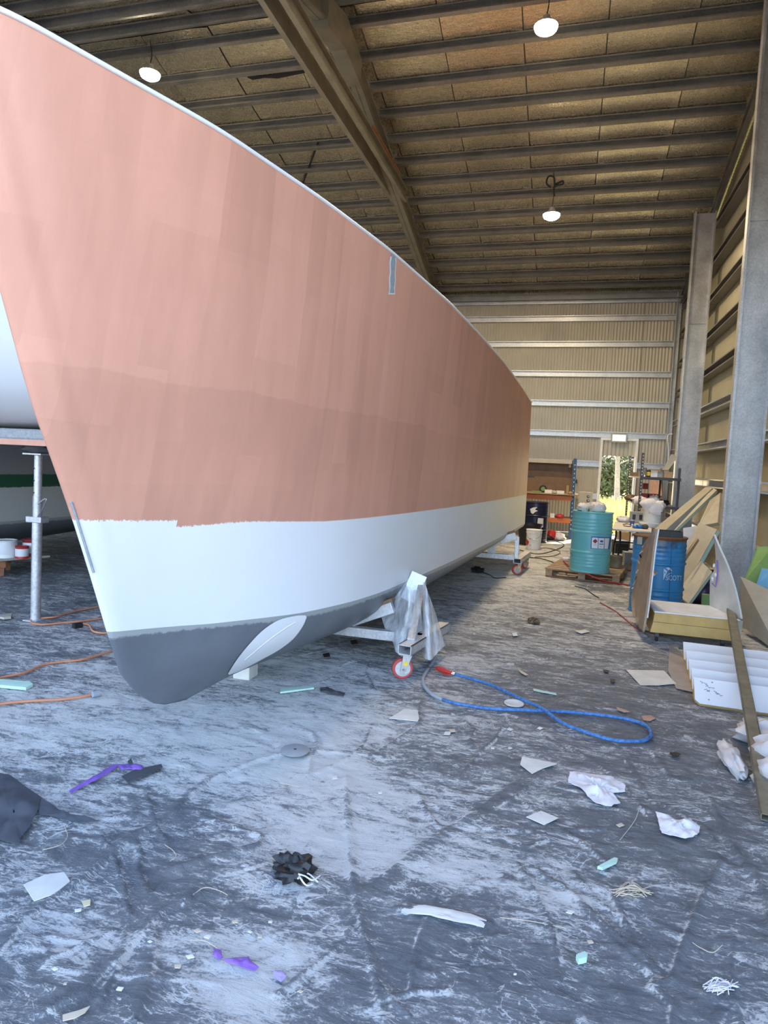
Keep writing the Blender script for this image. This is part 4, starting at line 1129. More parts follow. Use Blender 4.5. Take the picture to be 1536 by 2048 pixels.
o = MB().box(at_y(1413, 1199, 8.6)+Vector((0, 0, 0)), (.10, .06, .20)).build('foam_block', 'green', bevel=.004); tag(o, 'small dark green foam block behind the white fin panel', 'block')
o.location.z = .01
for k, (x, y, Y, r_) in enumerate(((1412, 1150, 9.3, (.14, .12, .22)), (1405, 1180, 9.1, (.16, .12, .16)), (1425, 1110, 9.5, (.08, .10, .20)))):
    c_ = at_y(x, y, Y); c_.z = r_[2]*.9
    o = blob(MB(), c_, r_, k+2, .3, 2.5, flat=.012).build('rubbish_bag', ('black', plain('dark_purple_bag', (.05, .03, .08), .35), 'black')[k], smooth=60)
    tag(o, ('black rubbish bag in the gap behind the leaning boards', 'dark purple rubbish bag low behind the short beige board', 'narrow black bag squeezed beside the near column')[k], 'bag')

# ================================================================== TABLE, SHELVING
tb = thing('folding_table', (1.0, 11.7, 0), 'folding table with pale top and black legs behind the drums', 'table')
MB().slab([(.70, 10.80, .715), (1.34, 10.80, .715), (1.36, 12.50, .715), (.86, 12.60, .715)], (0, 0, .028)).build('table_top', 'offwhite', tb, bevel=.006)
for y, s in ((11.30, -1), (12.25, 1)):
    for x in (.86, 1.28):
        MB().tube(smooth_path([(x, y, .71), (x+.01, y+.02*s, .5), (x-.01, y+.10*s, .3), (x, y+.16*s, .014)], 5), .016, 8).build('leg', 'black', tb, smooth=60)
    MB().tube([(.86, y+.06*s, .40), (1.28, y+.06*s, .40)], .012, 8).build('leg_brace', 'black', tb)
def onz(x, y, z): return at_z(x, y, z)
def small(name, c, size, mat, label, cat, rz=0.0, lidmat=None, bevel=.004):
    t = MB().box((0, 0, size[2]/2), size).xf(TR(c, rz)).build(name, mat, bevel=bevel, origin=c); tag(t, label, cat)
    if lidmat: MB().box((0, 0, size[2]*.86), (size[0]*1.03, size[1]*1.03, size[2]*.16)).xf(TR(c, rz)).build('lid', lidmat, t)
    return t
def tin(name, c, r, h, mats, label, cat):
    t = thing(name, c, label, cat)
    MB().lathe([(0, 0), (r, 0), (r*1.02, h*.03), (r, h*.06), (r, h*.92), (r*1.03, h*.94), (r*1.03, h), (r*.9, h), (r*.88, h*.96), (0, h*.96)], c, 22, caps=False).build('body', mats[0], t, smooth=40)
    MB().lathe([(r*1.005, h*.2), (r*1.012, h*.21), (r*1.012, h*.8), (r*1.005, h*.81)], c, 22, caps=False).build('label_band', mats[1], t, smooth=40)
    return t
TT = .744
o = blob(MB(), onz(1246, 1044, TT)+Vector((0, 0, .05)), (.11, .12, .06), 5, .45, flat=TT).build('rag', 'cloth', smooth=60); tag(o, 'white crumpled rag at the far left of the folding table', 'rag')
mc = at_z(1272, 1046, TT); mc.z = TT
ma = thing('machine_box', mc, 'grey metal power unit with two dark openings on the folding table', 'machine')
MB().box(mc+Vector((0, 0, .10)), (.22, .20, .20)).build('case', 'grey', ma, bevel=.01)
for dx in (-.05, .06): MB().box(mc+Vector((dx, -.101, .11)), (.05, .006, .09)).build('opening', 'black', ma)
tin('tin_can', at_z(1264, 1050, TT), .035, .09, ('chrome', 'blueink'), 'small shiny can in front of the grey machine', 'can')
for k, (x, y, m_, r_) in enumerate(((1271, 1056.5, 'glassblue', (.05, .04, .03)), (1281, 1057, 'glassblue', (.07, .05, .035)), (1290, 1058, 'darkgrey', (.05, .05, .04)))):
    o = blob(MB(), onz(x, y, TT)+Vector((0, 0, r_[2]*.9)), r_, k+1, .3, flat=TT).build('glove', m_, smooth=60)
    tag(o, ('small blue glove at the table front', 'larger blue glove beside the white tub', 'dark grey glove nearest the blue drum')[k], 'glove')
cable('loose_cable', [onz(1246, 1049, TT+.008), onz(1254, 1047.5, TT+.008), onz(1262, 1050, TT+.008), onz(1258, 1053, TT+.008), onz(1247, 1051.5, TT+.008)], .006, 'black', 'thin black cable curled on the folding table', 'cable')
wt = at_z(1303, 1054, TT); wt.z = TT
t_ = thing('tub', wt, 'shallow white tub on the folding table', 'tub'); MB().lathe([(0, 0), (.17, 0), (.20, .07), (.205, .07), (.195, .075), (.165, .012), (0, .012)], wt, 28, caps=False).build('tub_body', 'white', t_, smooth=40)
t_ = thing('pail', wt+Vector((0, 0, .014)), 'white pail stuffed with rags standing in the white tub', 'pail')
MB().lathe([(0, .014), (.13, .014), (.15, .34), (.155, .34), (.155, .36), (.14, .36), (.12, .03), (0, .03)], wt, 30, caps=False).build('body', 'white', t_, smooth=40)
for k, (dx, dy, dz, r_) in enumerate(((-.06, -.05, .37, (.13, .10, .09)), (.08, -.04, .36, (.10, .10, .08)), (.03, -.13, .30, (.10, .03, .10)))):
    o = blob(MB(), wt+Vector((dx, dy, dz)), r_, k+11, .4).build('rag', 'cloth', smooth=60); tag(o, ('white rag heaped on the left rim of the table pail', 'white rag heaped on the right rim of the table pail', 'white rag hanging down the front of the table pail')[k], 'rag')
small('tool_case', at_z(1239, 1106, 0), (.26, .30, .26), 'black', 'black tool case on the floor under the folding table', 'case', .2, 'darkgrey')
c_ = at_z(1246, 1100, 0); small('cardboard_box', c_+Vector((.02, .3, 0)), (.26, .22, .36), 'cardboard', 'open cardboard box standing behind the black tool case', 'box', -.2)
small('storage_tub', at_z(1262, 1126, 0), (.28, .26, .20), 'grey', 'grey tub on the floor beside the table leg', 'tub', .1)

sh = thing('shelving', (1.57, 14.4, 0), 'slotted steel shelving standing beside the back doorway', 'shelving')
SX0, SX1, SY0, SY1 = 1.30, 1.84, 13.10, 15.75
for (x, y) in ((SX0, SY0), (SX0, SY1), (SX1+.12, SY0+.1), (SX1+.12, SY1)):
    zt = 2.0 if x == SX0 else 1.75
    u = MB().box((x, y, zt/2), (.042, .004, zt)).box((x-.019, y+.02, zt/2), (.004, .04, zt)).build('upright', 'darkgrey', sh)
    if x == SX0:
        for k in range(32): MB().box((x+.004, y-.0025, .15+k*.058), (.014, .003, .03)).build('slot', 'offwhite', u)
for z, m_ in ((1.545, 'galv'), (1.02, 'galv'), (.45, 'galv')):
    MB().box(((SX0+SX1+.12)/2, (SY0+SY1)/2, z), (SX1-SX0+.14, SY1-SY0, .03)).build('shelf', m_, sh)
    MB().box(((SX0+SX1+.12)/2, SY0-.012, z-.008), (SX1-SX0+.16, .012, .05)).build('shelf_lip', 'darkgrey', sh)
ZT, ZM = 1.562, 1.037
def shelf_at(x, Y, z): q = at_y(x, 950, Y); q.z = z; return q
small('socket_box', shelf_at(1268, 14.9, ZT), (.16, .12, .08), 'brown', 'small dark box at the far end of the top shelf', 'box')
tin('spray_can', shelf_at(1289, 13.25, ZT), .032, .17, ('chrome', 'grey'), 'silver spray can behind the shelf upright', 'can')
tin('yellow_tin', shelf_at(1296.5, 13.3, ZT), .04, .12, ('black', 'yellow'), 'yellow tin on the top shelf', 'tin')
small('white_carton', shelf_at(1308, 13.35, ZT), (.13, .12, .12), 'white', 'white carton in the middle of the top shelf', 'carton')
small('grey_carton', shelf_at(1319, 13.35, ZT), (.09, .12, .12), 'grey', 'grey carton right of the white carton', 'carton')
small('wooden_crate', shelf_at(1336, 13.3, ZT), (.14, .14, .11), 'tan', 'small tan crate at the shelf end by the column', 'crate')
o = MB().slab([shelf_at(1300, 13.25, ZT+.135), shelf_at(1335, 13.25, ZT+.135), shelf_at(1336, 13.9, ZT+.135), shelf_at(1310, 13.9, ZT+.135)], (0, 0, .012)).build('cardboard_sheet', 'cardboard'); tag(o, 'flat tan cardboard sheet lying on the top shelf cartons', 'cardboard')
q = shelf_at(1334, 13.45, ZT+.15); o = MB().slab([q+Vector((-.08, 0, 0)), q+Vector((.02, 0, .0)), q+Vector((.17, .05, .24)), q+Vector((.06, .05, .30))], (0, .03, 0)).build('curved_offcut', 'cream'); tag(o, 'pale curved offcut leaning on the column above the shelf', 'offcut')
small('red_tray', shelf_at(1291, 14.2, ZM+.10), (.17, .2, .09), 'darkred', 'left red parts bin on the middle shelf', 'bin')
small('red_tray', shelf_at(1308, 14.2, ZM+.10), (.20, .2, .09), 'darkred', 'right red parts bin on the middle shelf', 'bin')
small('red_carton', shelf_at(1292, 14.5, ZM+.27), (.11, .1, .12), 'darkred', 'small red carton above the left red parts bin', 'carton')
small('parts_case', shelf_at(1300, 14.2, ZM), (.5, .5, .095), 'offwhite', 'flat white parts case under the red bins', 'case')
for k, (x, Y, r_, m_) in enumerate(((1264, 14.9, (.11, .12, .07), 'brown'), (1276, 14.3, (.11, .12, .07), 'black'), (1284, 13.6, (.14, .14, .08), 'cloth'), (1297, 13.3, (.13, .12, .07), 'cloth'), (1312, 13.35, (.10, .12, .10), 'cloth'), (1327, 13.4, (.13, .12, .06), 'black'))):
    o = blob(MB(), shelf_at(x, Y, ZM+r_[2]*.8), r_, k+31, .4, flat=ZM).build('cloth_bundle', m_, smooth=60)
    tag(o, ('brown cloth bundle at the far end of the middle shelf', 'black strap bundle beside the brown cloth', 'grey rag heap behind the shelf upright', 'pale rag heap in the middle of the middle shelf', 'upright white rag heap on the middle shelf', 'dark cloth heap at the column end of the middle shelf')[k], 'cloth')
tin('blue_white_tin', shelf_at(1327, 13.5, .467), .07, .24, ('white', 'navy'), 'white and navy tin on the lowest shelf', 'tin')
small('brown_carton', shelf_at(1310, 13.5, .467), (.2, .2, .22), 'cardboard', 'brown carton on the lowest shelf', 'carton')
o = MB().slab([(1.98, 17.6, 1.1), (2.24, 17.5, 1.1), (2.22, 17.95, 1.72), (2.0, 17.98, 1.74)], (0, .02, 0)).build('pink_panel', plain('pink_board', (.62, .36, .27), .6)); tag(o, 'pinkish board propped on the back wall behind the shelving', 'board')

# ================================================================== WORKBENCH AT THE BACK WALL
BY0, BY1 = 16.2, 16.85
be = thing('workbench', (-.35, 16.5, 0), 'workbench of blue uprights and orange beams by the back wall', 'workbench')
for x in (.13, -1.35):
    for y in (BY0, BY1):
        MB().box((x, y, .95 if y == BY0 else .95), (.075, .06, 1.9)).build('upright', 'blueupright', be)
        if x > 0 and y == BY0:
            for k in range(16): MB().box((x+.0, y-.031, .25+k*.10), (.018, .003, .03)).build('slot', 'offwhite', be)
for z in (.96, .43):
    for y in (BY0-.01, BY1): MB().box((-.61, y, z), (1.44, .05, .11)).build('beam', 'orange', be)
    MB().box((-.61, (BY0+BY1)/2, z+.04), (1.40, .60, .02)).build('deck', 'tan', be)
MB().slab([(-1.35, BY0-.25, 1.035), (.28, BY0-.10, 1.035), (.24, BY1+.05, 1.035), (-1.35, BY1+.05, 1.035)], (0, 0, .022)).build('bench_top', 'tan', be)
MB().box((-.62, BY1+.06, 1.45), (1.42, .02, .84)).build('back_board', 'brown', be)
MB().box((-.62, BY1-.08, 1.82), (1.36, .22, .09)).build('top_ledge', 'cream', be)
MB().box((.02, BY1-.10, 1.74), (.05, .06, .10)).build('ledge_bracket', 'cream', be)
BT = 1.058
def bench_at(x, Y=16.25, z=BT): q = at_y(x, 980, Y); q.z = z; return q
small('white_carton', bench_at(1097), (.17, .14, .08), 'white', 'left white carton on the bench top', 'carton')
small('white_carton', bench_at(1121), (.18, .14, .07), 'white', 'right white carton on the bench top', 'carton')
small('brown_block', bench_at(1135, 16.5), (.06, .08, .20), 'tan', 'upright tan timber block on the bench top', 'block')
small('brown_carton', bench_at(1118, 16.6), (.12, .1, .18), 'brown', 'dark brown carton at the back of the bench', 'carton')
q = bench_at(1086, 16.4); rl = thing('hose_reel', q, 'black round reel standing on the bench', 'reel')
MB().cyl(q+Vector((0, -.03, .09)), q+Vector((0, .03, .09)), .09, 24).build('disc', 'black', rl, smooth=40); MB().cyl(q+Vector((0, -.036, .09)), q+Vector((0, .036, .09)), .05, 20).build('core', 'green', rl, smooth=40)
o = MB().bar(bench_at(1064, 16.2, BT+.03), bench_at(1083, 16.25, BT+.02), .04, .03).build('green_strip', 'green'); tag(o, 'green foam strip at the left of the bench top', 'strip')
for k, (x, m_) in enumerate(((1142, 'tan'), (1109, 'cream'))):
    o = blob(MB(), bench_at(x, 16.2)+Vector((0, 0, .03)), (.06, .06, .04), k+50, .4, flat=BT).build('rag', m_, smooth=60); tag(o, ('tan rag at the right end of the bench', 'cream rag between the bench cartons')[k], 'rag')
LS = .482
small('jug', bench_at(1108, 16.2, LS), (.10, .08, .10), 'white', 'white jug with yellow base on the lower bench shelf', 'jug', 0, None)
o = blob(MB(), bench_at(1123, 16.2, LS)+Vector((0, 0, .045)), (.10, .08, .055), 61, .3, flat=LS).build('red_bag', 'red', smooth=60); tag(o, 'small red bag on the lower bench shelf', 'bag')
for k, (x, y, r_, m_) in enumerate(((1102, 1068, (.12, .12, .12), 'red'), (1119, 1066, (.11, .12, .10), 'cloth'), (1096, 1080, (.10, .09, .06), 'black'), (1120, 1077, (.14, .09, .05), 'cream'))):
    q = at_z(x, y, 0); q.y = min(q.y, 15.75); q = at_y(x, y, q.y); q.z = r_[2]*.85
    o = blob(MB(), q, r_, k+70, .4, flat=.01).build('bag', m_, smooth=60); tag(o, ('red plastic bag on the floor under the bench', 'pale plastic bag on the floor under the bench', 'black bag at the foot of the bench', 'cream paper sack lying in front of the bench')[k], 'bag')
# speaker-like panel with round holes
sp = thing('speaker_panel', (.40, 16.95, 0), 'pale panel with a column of round holes beside the workbench', 'panel')
MB().box((.40, 17.0, .56), (.40, .05, 1.1)).build('panel', 'cream', sp)
for z in (1.0, .90, .80):
    q = Vector((.50, 16.972, z)); MB().cyl(q, q+Vector((0, -.004, 0)), .036, 20).build('hole', 'black', sp); MB().cyl(q+Vector((.006, -.004, .004)), q+Vector((.006, -.007, .004)), .020, 16).build('hole_glint', 'cream', sp)
q = at_y(1153, 963, 18.05); cl_ = thing('clamp', q, 'black clamp hanging on the back wall beside the blue upright', 'clamp')
MB().box(q, (.03, .06, .10)).box(q+Vector((-.04, 0, 0)), (.09, .02, .02)).build('clamp_body', 'black', cl_)
# stern details: transom step and clamp
MB().box((-.765, 11.97, 1.42), (.10, .22, .95)).build('transom_step', 'cream', hull, bevel=.02)
MB().box((-.70, 11.97, 1.47), (.26, .03, .03)).build('clamp', 'darkgrey', hull)

# cables on the floor between the stern and the bench
for k, pp in enumerate(([(1040, 1100), (1075, 1108), (1110, 1100), (1128, 1090), (1112, 1083), (1090, 1085)], [(1045, 1113), (1085, 1118), (1115, 1128), (1128, 1135)], [(1060, 1098), (1095, 1096), (1120, 1104), (1105, 1112), (1070, 1114)])):
    cable('floor_cable', [fl(x, y, .012) for x, y in pp], .008, ('rubber', 'rubber', 'brown')[k], ('black cable looped on the floor near the bench', 'black cable running from the cradle toward the pallet', 'brown cable looped beside the white pail')[k], 'cable')
cable('floor_cable', [fl(*q, .010) for q in ((1150, 1172), (1170, 1178), (1185, 1188), (1198, 1196))], .006, 'rubber', 'thin black cable on the floor in front of the pallet', 'cable')
o = blob(MB(), fl(955, 1140, .03), (.10, .14, .05), 90, .5, flat=.008).build('power_tool', 'black', smooth=60); tag(o, 'black power tool lying in the hull shadow near the stern cradle', 'tool')
cable('tool_lead', [fl(960, 1143, .012), fl(980, 1150, .012), fl(990, 1156, .012), fl(1012, 1155, .012)], .006, 'black', 'black lead trailing from the tool to the stern cradle caster', 'cable')
cable('red_lead', [fl(1200, 1205, .01), fl(1230, 1222, .01), fl(1262, 1248, .01), fl(1280, 1262, .01)], .006, 'redhose', 'thin red lead running under the tan offcut', 'cable')

# ================================================================== EMERGENCY LIGHT, CONDUIT
el = thing('emergency_light', at_y(1237, 884, 18.0), 'small mirrored emergency light box above the back door', 'light')
q = at_y(1238, 876, 17.95); MB().box(q, (.38, .08, .22)).build('case', 'cream', el, bevel=.01); MB().box(q+Vector((0, -.042, 0)), (.32, .012, .16)).build('lens', 'chrome', el)
cable('conduit', [at_y(1345, 868, 17.9), at_y(1336, 872, 17.9), at_y(1337, 905, 17.9), at_y(1335, 940, 17.9)], .014, 'white', 'white conduit dropping beside the corner post', 'conduit')

# ================================================================== LEFT SIDE: PROP, TINS, CORDS
PB = at_z(71, 1240, 0); PB.z = 0
pr = thing('steel_prop', PB, 'galvanised adjustable steel prop holding up the bridge deck', 'prop')
lean_v = Vector((.06, 0, 1.0)); topz = 1.50
def pp_(z): return PB+Vector((.012*z, 0, z))
MB().cyl(pp_(.012), pp_(.95), .043, 24).build('outer_tube', 'galvlight', pr, smooth=40)
MB().cyl(pp_(.95), pp_(1.15), .040, 24).build('thread_sleeve', 'galv', pr, smooth=40)
it = MB().cyl(pp_(1.0), pp_(1.52), .034, 24).build('inner_tube', 'galvlight', pr, smooth=40)
for z in (1.18, 1.29, 1.40): MB().cyl(pp_(z)+Vector((-.012, -.033, 0)), pp_(z)+Vector((-.012, -.037, 0)), .007, 10).build('pin_hole', 'black', it)
MB().box(pp_(.935), (.17, .10, .055)).build('clamp', 'galv', pr, bevel=.006)
MB().tube(smooth_path([pp_(.95)+Vector((.03, -.04, 0)), pp_(1.02)+Vector((.08, -.04, 0)), pp_(1.12)+Vector((.13, -.04, 0)), pp_(1.13)+Vector((.11, -.04, .0)), pp_(1.08)+Vector((.04, -.04, 0))], 6), .005, 6).build('pin_wire', 'chrome', pr)
MB().box(pp_(1.53), (.20, .16, .012)).build('head_plate', 'galvlight', pr)
MB().box(PB+Vector((0, 0, .006)), (.15, .15, .010)).build('base_plate', 'galvlight', pr)
o = blob(MB(), pp_(1.585)+Vector((.0, 0, .0)), (.16, .12, .05), 7, .4, flat=1.537).build('packing_rag', 'darkgrey', smooth=60); tag(o, 'dark rag packing between prop head and bridge deck', 'rag')
# low table with tins
LT = thing('low_table', (-6.75, 6.75, 0), 'low brown timber stand carrying paint tins at the far left', 'stand')
MB().slab([(-7.05, 6.35, .215), (-6.45, 6.33, .215), (-6.22, 6.87, .215), (-6.9, 6.95, .215)], (0, 0, .025)).build('top', 'beige', LT)
MB().box((-6.72, 6.45, .165), (.5, .03, .09)).build('apron', 'darkwood', LT)
for (x, y) in ((-6.60, 6.50), (-6.42, 6.82), (-6.95, 6.5), (-6.85, 6.85)): MB().lathe([(.035, .0), (.055, .21)], (x, y, 0.004), 4).build('leg', 'darkwood', LT)
def tin_px(x0, x1, yb, Y, h, mats, label):
    a, b = at_y(x0, yb, Y), at_y(x1, yb, Y); c = (a+b)/2; c.z = .24; return tin('paint_tin', c, (b-a).length/2, h, mats, label, 'tin')
tin_px(-6, 28, 1118, 6.50, .21, ('white', 'label'), 'large white paint tin at the left edge of the stand')
tin_px(34, 54, 1115, 6.52, .15, ('red', 'label'), 'small red and white paint tin in the middle of the stand')
tin_px(50, 78, 1110, 6.75, .21, ('darkred', 'label'), 'tall red paint tin partly hidden by the steel prop')
# orange cords
cords = [([(-20, 1418), (0, 1408), (60, 1402), (120, 1399), (165, 1393), (183, 1389)], 'orange cord with clear plug at the lower left'),
         ([(-20, 1366), (0, 1356), (50, 1345), (85, 1330), (120, 1324), (160, 1320), (190, 1312), (225, 1302)], 'orange cord running toward the bow at the left'),
         ([(62, 1241), (66, 1247), (90, 1249), (130, 1245), (165, 1242), (215, 1235)], 'orange cord looped around the prop foot'),
         ([(80, 1236), (110, 1234), (135, 1226), (165, 1219), (215, 1210)], 'orange cord rising behind the prop foot'),
         ([(160, 1247), (178, 1250), (186, 1262), (205, 1266), (230, 1264)], 'short orange cord ending at the black connector')]
for pts_, lab_ in cords: cable('extension_cord', [fl(x, y, .016) for x, y in pts_], .009, 'cord', lab_, 'cord')
o = MB().bar(fl(146, 1252, .025), fl(164, 1249, .025), .05, .04).build('cord_connector', 'black', bevel=.008); tag(o, 'black cord connector on the floor near the bow', 'connector')
o = MB().cyl(fl(185, 1389, .025), fl(199, 1386, .025), .02, 12).build('clear_plug', 'greyhose'); tag(o, 'pale blue plug at the end of the lower left cord', 'plug')
scrap('foam_strip', [(-20, 1366), (2, 1366), (60, 1371), (66, 1376), (52, 1383), (0, 1378), (-20, 1376)], 'mint', 'pale mint foam strip on the floor at the left edge', 'strip', .02, .008)
scrap('foam_strip', [(560, 1384), (625, 1378), (628, 1382), (560, 1391)], 'mint', 'thin mint foam strip under the bow', 'strip', .012)
rag('scrap_cloth', [(640, 1380), (655, 1379), (672, 1386), (690, 1390), (688, 1397), (665, 1392), (641, 1387)], 'darkgrey', 'dark torn cloth under the bow near the cradle', 'cloth', h=.03, seed=3)
scrap('foam_offcut', [(0, 1240), (12, 1235), (24, 1233), (22, 1240), (8, 1242)], 'cream', 'cream foam offcut on the floor left of the prop', 'offcut', .02)

# ================================================================== FOREGROUND LITTER
disc = at_z(590, 1508, 0)+Vector((0, 0, .010)); dd = thing('disc_plate', disc, 'round grey metal disc lying on the floor', 'disc')
MB().lathe([(.008, .010), (.06, .010), (.075, .008), (.078, .014), (.06, .018), (.008, .018)], disc, 32, caps=False).build('disc', 'grey', dd, smooth=40)
rag('white_rag', [(1140, 1550), (1165, 1551), (1200, 1556), (1225, 1560), (1250, 1578), (1250, 1590), (1225, 1592), (1240, 1612), (1222, 1620), (1195, 1615), (1175, 1598), (1160, 1580), (1135, 1571)], 'cloth', 'larger crumpled white rag on the right foreground floor', 'rag', h=.05, seed=5)
rag('white_rag', [(1311, 1630), (1330, 1636), (1350, 1645), (1385, 1650), (1400, 1660), (1395, 1678), (1370, 1683), (1345, 1678), (1322, 1672), (1318, 1655)], 'cloth', 'smaller crumpled white rag right of the larger one', 'rag', h=.045, seed=8)
scrap('paper_scrap', [(1044, 1518), (1113, 1533), (1085, 1542), (1064, 1553), (1040, 1534)], 'paper', 'pointed pale paper scrap left of the white rags', 'paper')
scrap('paper_scrap', [(1082, 1628), (1116, 1642), (1088, 1656), (1052, 1640)], 'paper', 'diamond shaped pale paper scrap below the pointed scrap', 'paper')
scrap('paper_scrap', [(835, 1425), (838, 1442), (835, 1447), (778, 1441), (800, 1428), (808, 1422)], 'paper', 'pale paper scrap tucked under a torn flap mid floor', 'paper')
scrap('paper_scrap', [(1252, 1343), (1328, 1345), (1352, 1371), (1318, 1374), (1280, 1374)], 'paper', 'large pale paper sheet left of the white boards', 'paper')
scrap('paper_scrap', [(47, 1777), (90, 1757), (128, 1752), (140, 1770), (110, 1795), (68, 1810)], 'paper', 'pale dusty paper sheet at the lower left', 'paper')
scrap('paper_scrap', [(163, 1810), (181, 1807), (180, 1818), (168, 1821)], plain('yellow_paper', (.72, .62, .38), .9), 'small yellow paper scrap at the lower left', 'paper')
scrap('paper_scrap', [(149, 1827), (163, 1825), (162, 1830), (150, 1832)], 'white', 'tiny white paper scrap below the yellow scrap', 'paper')
scrap('paper_scrap', [(125, 2040), (160, 2030), (180, 2022), (170, 2035), (150, 2046), (125, 2052)], M['straw'], 'straw coloured torn scrap at the bottom left edge', 'paper')
scrap('tan_sheet', [(1338, 1296), (1352, 1290), (1372, 1330), (1388, 1388), (1352, 1380), (1336, 1345)], plain('tan_paper', (.42, .36, .31), .9), 'tan paper sheet lying along the left ends of the white boards', 'paper', .002, .012)
for k, (poly, m_, lab_) in enumerate((
    ([(1024, 1269), (1033, 1268), (1035, 1274), (1026, 1275)], 'white', 'tiny white scrap in the middle of the aisle'),
    ([(1036, 1342), (1044, 1346), (1056, 1353), (1050, 1354), (1040, 1348)], 'straw', 'small straw coloured sliver above the hose in the aisle'),
    ([(1066, 1381), (1112, 1391), (1113, 1394), (1067, 1385)], 'mint', 'thin pale stick inside the bend of the blue hose'),
    ([(1206, 1343), (1218, 1345), (1216, 1349), (1208, 1348)], 'black', 'small black flake left of the large paper sheet'),
    ([(1220, 1362), (1230, 1363), (1228, 1369), (1221, 1368)], 'black', 'second black flake nearer the hose loop'),
    ([(1232, 1418), (1250, 1424), (1260, 1428), (1248, 1429), (1235, 1424)], plain('salmon_flake', (.50, .32, .24), .9), 'salmon flake left of the paint splash by the hose loop'),
    ([(1150, 1265), (1170, 1262), (1180, 1266), (1162, 1270)], 'paper', 'pale sliver in front of the tan offcut'),
    ([(700, 1285), (712, 1283), (716, 1290), (703, 1292)], 'black', 'black flake in the shade under the bow cradle'),
    ([(645, 1312), (658, 1310), (660, 1316), (648, 1318)], 'black', 'black flake beneath the grey hull bottom'))):
    scrap('floor_scrap', poly, m_, lab_, 'scrap', .006 if m_ == 'black' else .003)
rag('torn_rubber', [(1055, 1240), (1066, 1236), (1078, 1243), (1080, 1250), (1068, 1252), (1056, 1248)], 'black', 'black torn rubber clump in the middle of the aisle', 'rubber', h=.04, seed=23, freq=22)
lid = at_z(1028, 1410, 0)+Vector((0, 0, .008)); t_ = thing('round_plate', lid, 'pale round plate on the floor between the two runs of blue hose', 'plate')
MB().lathe([(0, .006), (.05, .006), (.055, .010), (.065, .010), (.068, .004), (.066, 0)], lid, 28, caps=False).build('plate', 'paper', t_, smooth=40)
# black film clump with white ties
cb = at_z(590, 1756, 0); o = blob(MB(), cb+Vector((-.01, 0, .035)), (.075, .055, .045), 14, .6, 3.5, 26, 14, flat=.006).build('film_clump', 'black', smooth=60); tag(o, 'crumpled black plastic clump on the floor at lower centre', 'plastic')
for k, pp2 in enumerate(([(597, 1748), (610, 1752), (625, 1760), (640, 1751)], [(600, 1755), (612, 1770), (625, 1768)], [(596, 1757), (604, 1747), (618, 1748), (636, 1764)])):
    cable('white_tie', [fl(x, y, .06-.012*i) for i, (x, y) in enumerate(pp2)], .003, 'white', ('upper white tie on the black plastic clump', 'lower white tie beside the black plastic clump', 'longest white tie over the black plastic clump')[k], 'tie', seg=6)
# purple film pieces
rag('purple_film', [(138, 1588), (150, 1580), (175, 1566), (205, 1548), (225, 1535), (240, 1534), (222, 1548), (190, 1566), (160, 1582), (142, 1592)], 'purple', 'long thin purple film strip at the left', 'film', h=.012, seed=4)
rag('purple_film', [(236, 1536), (262, 1532), (283, 1537), (290, 1548), (280, 1550), (262, 1543), (240, 1545)], 'purple', 'curled purple film beside the grey offcut', 'film', h=.025, seed=6)
scrap('rubber_offcut', [(243, 1560), (270, 1546), (322, 1535), (325, 1540), (285, 1560), (256, 1572)], 'darkgrey', 'dark grey strip beside the purple film', 'offcut', .006)
scrap('rubber_offcut', [(255, 1532), (262, 1526), (266, 1536), (258, 1538)], 'darkgrey', 'tiny dark square touching the curled purple film', 'offcut', .006, .02)
rag('purple_film', [(426, 1906), (442, 1908), (444, 1922), (436, 1926), (426, 1918)], 'purple', 'small purple film piece at the bottom left of centre', 'film', h=.02, seed=9)
rag('purple_film', [(446, 1928), (470, 1924), (496, 1922), (502, 1935), (515, 1945), (508, 1950), (480, 1940), (462, 1936)], 'purple', 'larger torn purple film piece at the bottom', 'film', h=.02, seed=11)
rag('purple_film', [(548, 1951), (566, 1950), (572, 1962), (560, 1972), (548, 1962)], plain('pale_purple_film', (.40, .33, .60), .6), 'pale purple dusty film piece at the bottom', 'film', h=.012, seed=13)
# mint sticks
scrap('foam_stick', [(1194, 1744), (1228, 1726), (1235, 1728), (1232, 1734), (1204, 1747)], 'mint', 'thin mint foam stick on the right foreground', 'stick', .012)
scrap('foam_chip', [(1151, 1928), (1168, 1921), (1174, 1926), (1172, 1933), (1156, 1937)], 'mint', 'small mint foam chip at the bottom right', 'chip', .02)
scrap('dark_chip', [(1339, 1511), (1350, 1510), (1360, 1513), (1356, 1519), (1346, 1518)], 'black', 'small black sole-like chip above the white rags', 'chip', .006)
# fibres: straw bundle, white strapping
for base_, n_, lab_, m_, rr, spr in (((1262, 1784), 16, 'bundle of straw coloured fibres on the right foreground', 'straw', .0016, 42), ((1442, 1972), 22, 'tangle of white strapping thread at the bottom right', 'cloth', .0017, 34)):
    t_ = thing('fibre_bundle', at_z(base_[0], base_[1], 0), lab_, 'fibres')
    for k in range(n_):
        a_ = random.uniform(-.5, .5) if m_ == 'straw' else random.uniform(0, 6.28)
        x0, y0 = base_[0]-spr*math.cos(a_)*random.uniform(.5, 1.1), base_[1]-spr*.35*math.sin(a_)+random.uniform(-8, 8)
        x1, y1 = base_[0]+spr*math.cos(a_)*random.uniform(.4, 1.1), base_[1]+spr*.35*math.sin(a_)+random.uniform(-8, 8)
        xm, ym = base_[0]+random.uniform(-14, 14), base_[1]+random.uniform(-22, 8)
        if m_ == 'white' and k < 14: xm, ym = base_[0]+random.uniform(-25, 25), base_[1]-random.uniform(5, 26)
        MB().tube(smooth_path([fl(x0, y0, .012), fl(xm, ym, .012+random.uniform(.0, .04)), fl(x1, y1, .012)], 5), rr, 5).build('fibre', m_, t_)
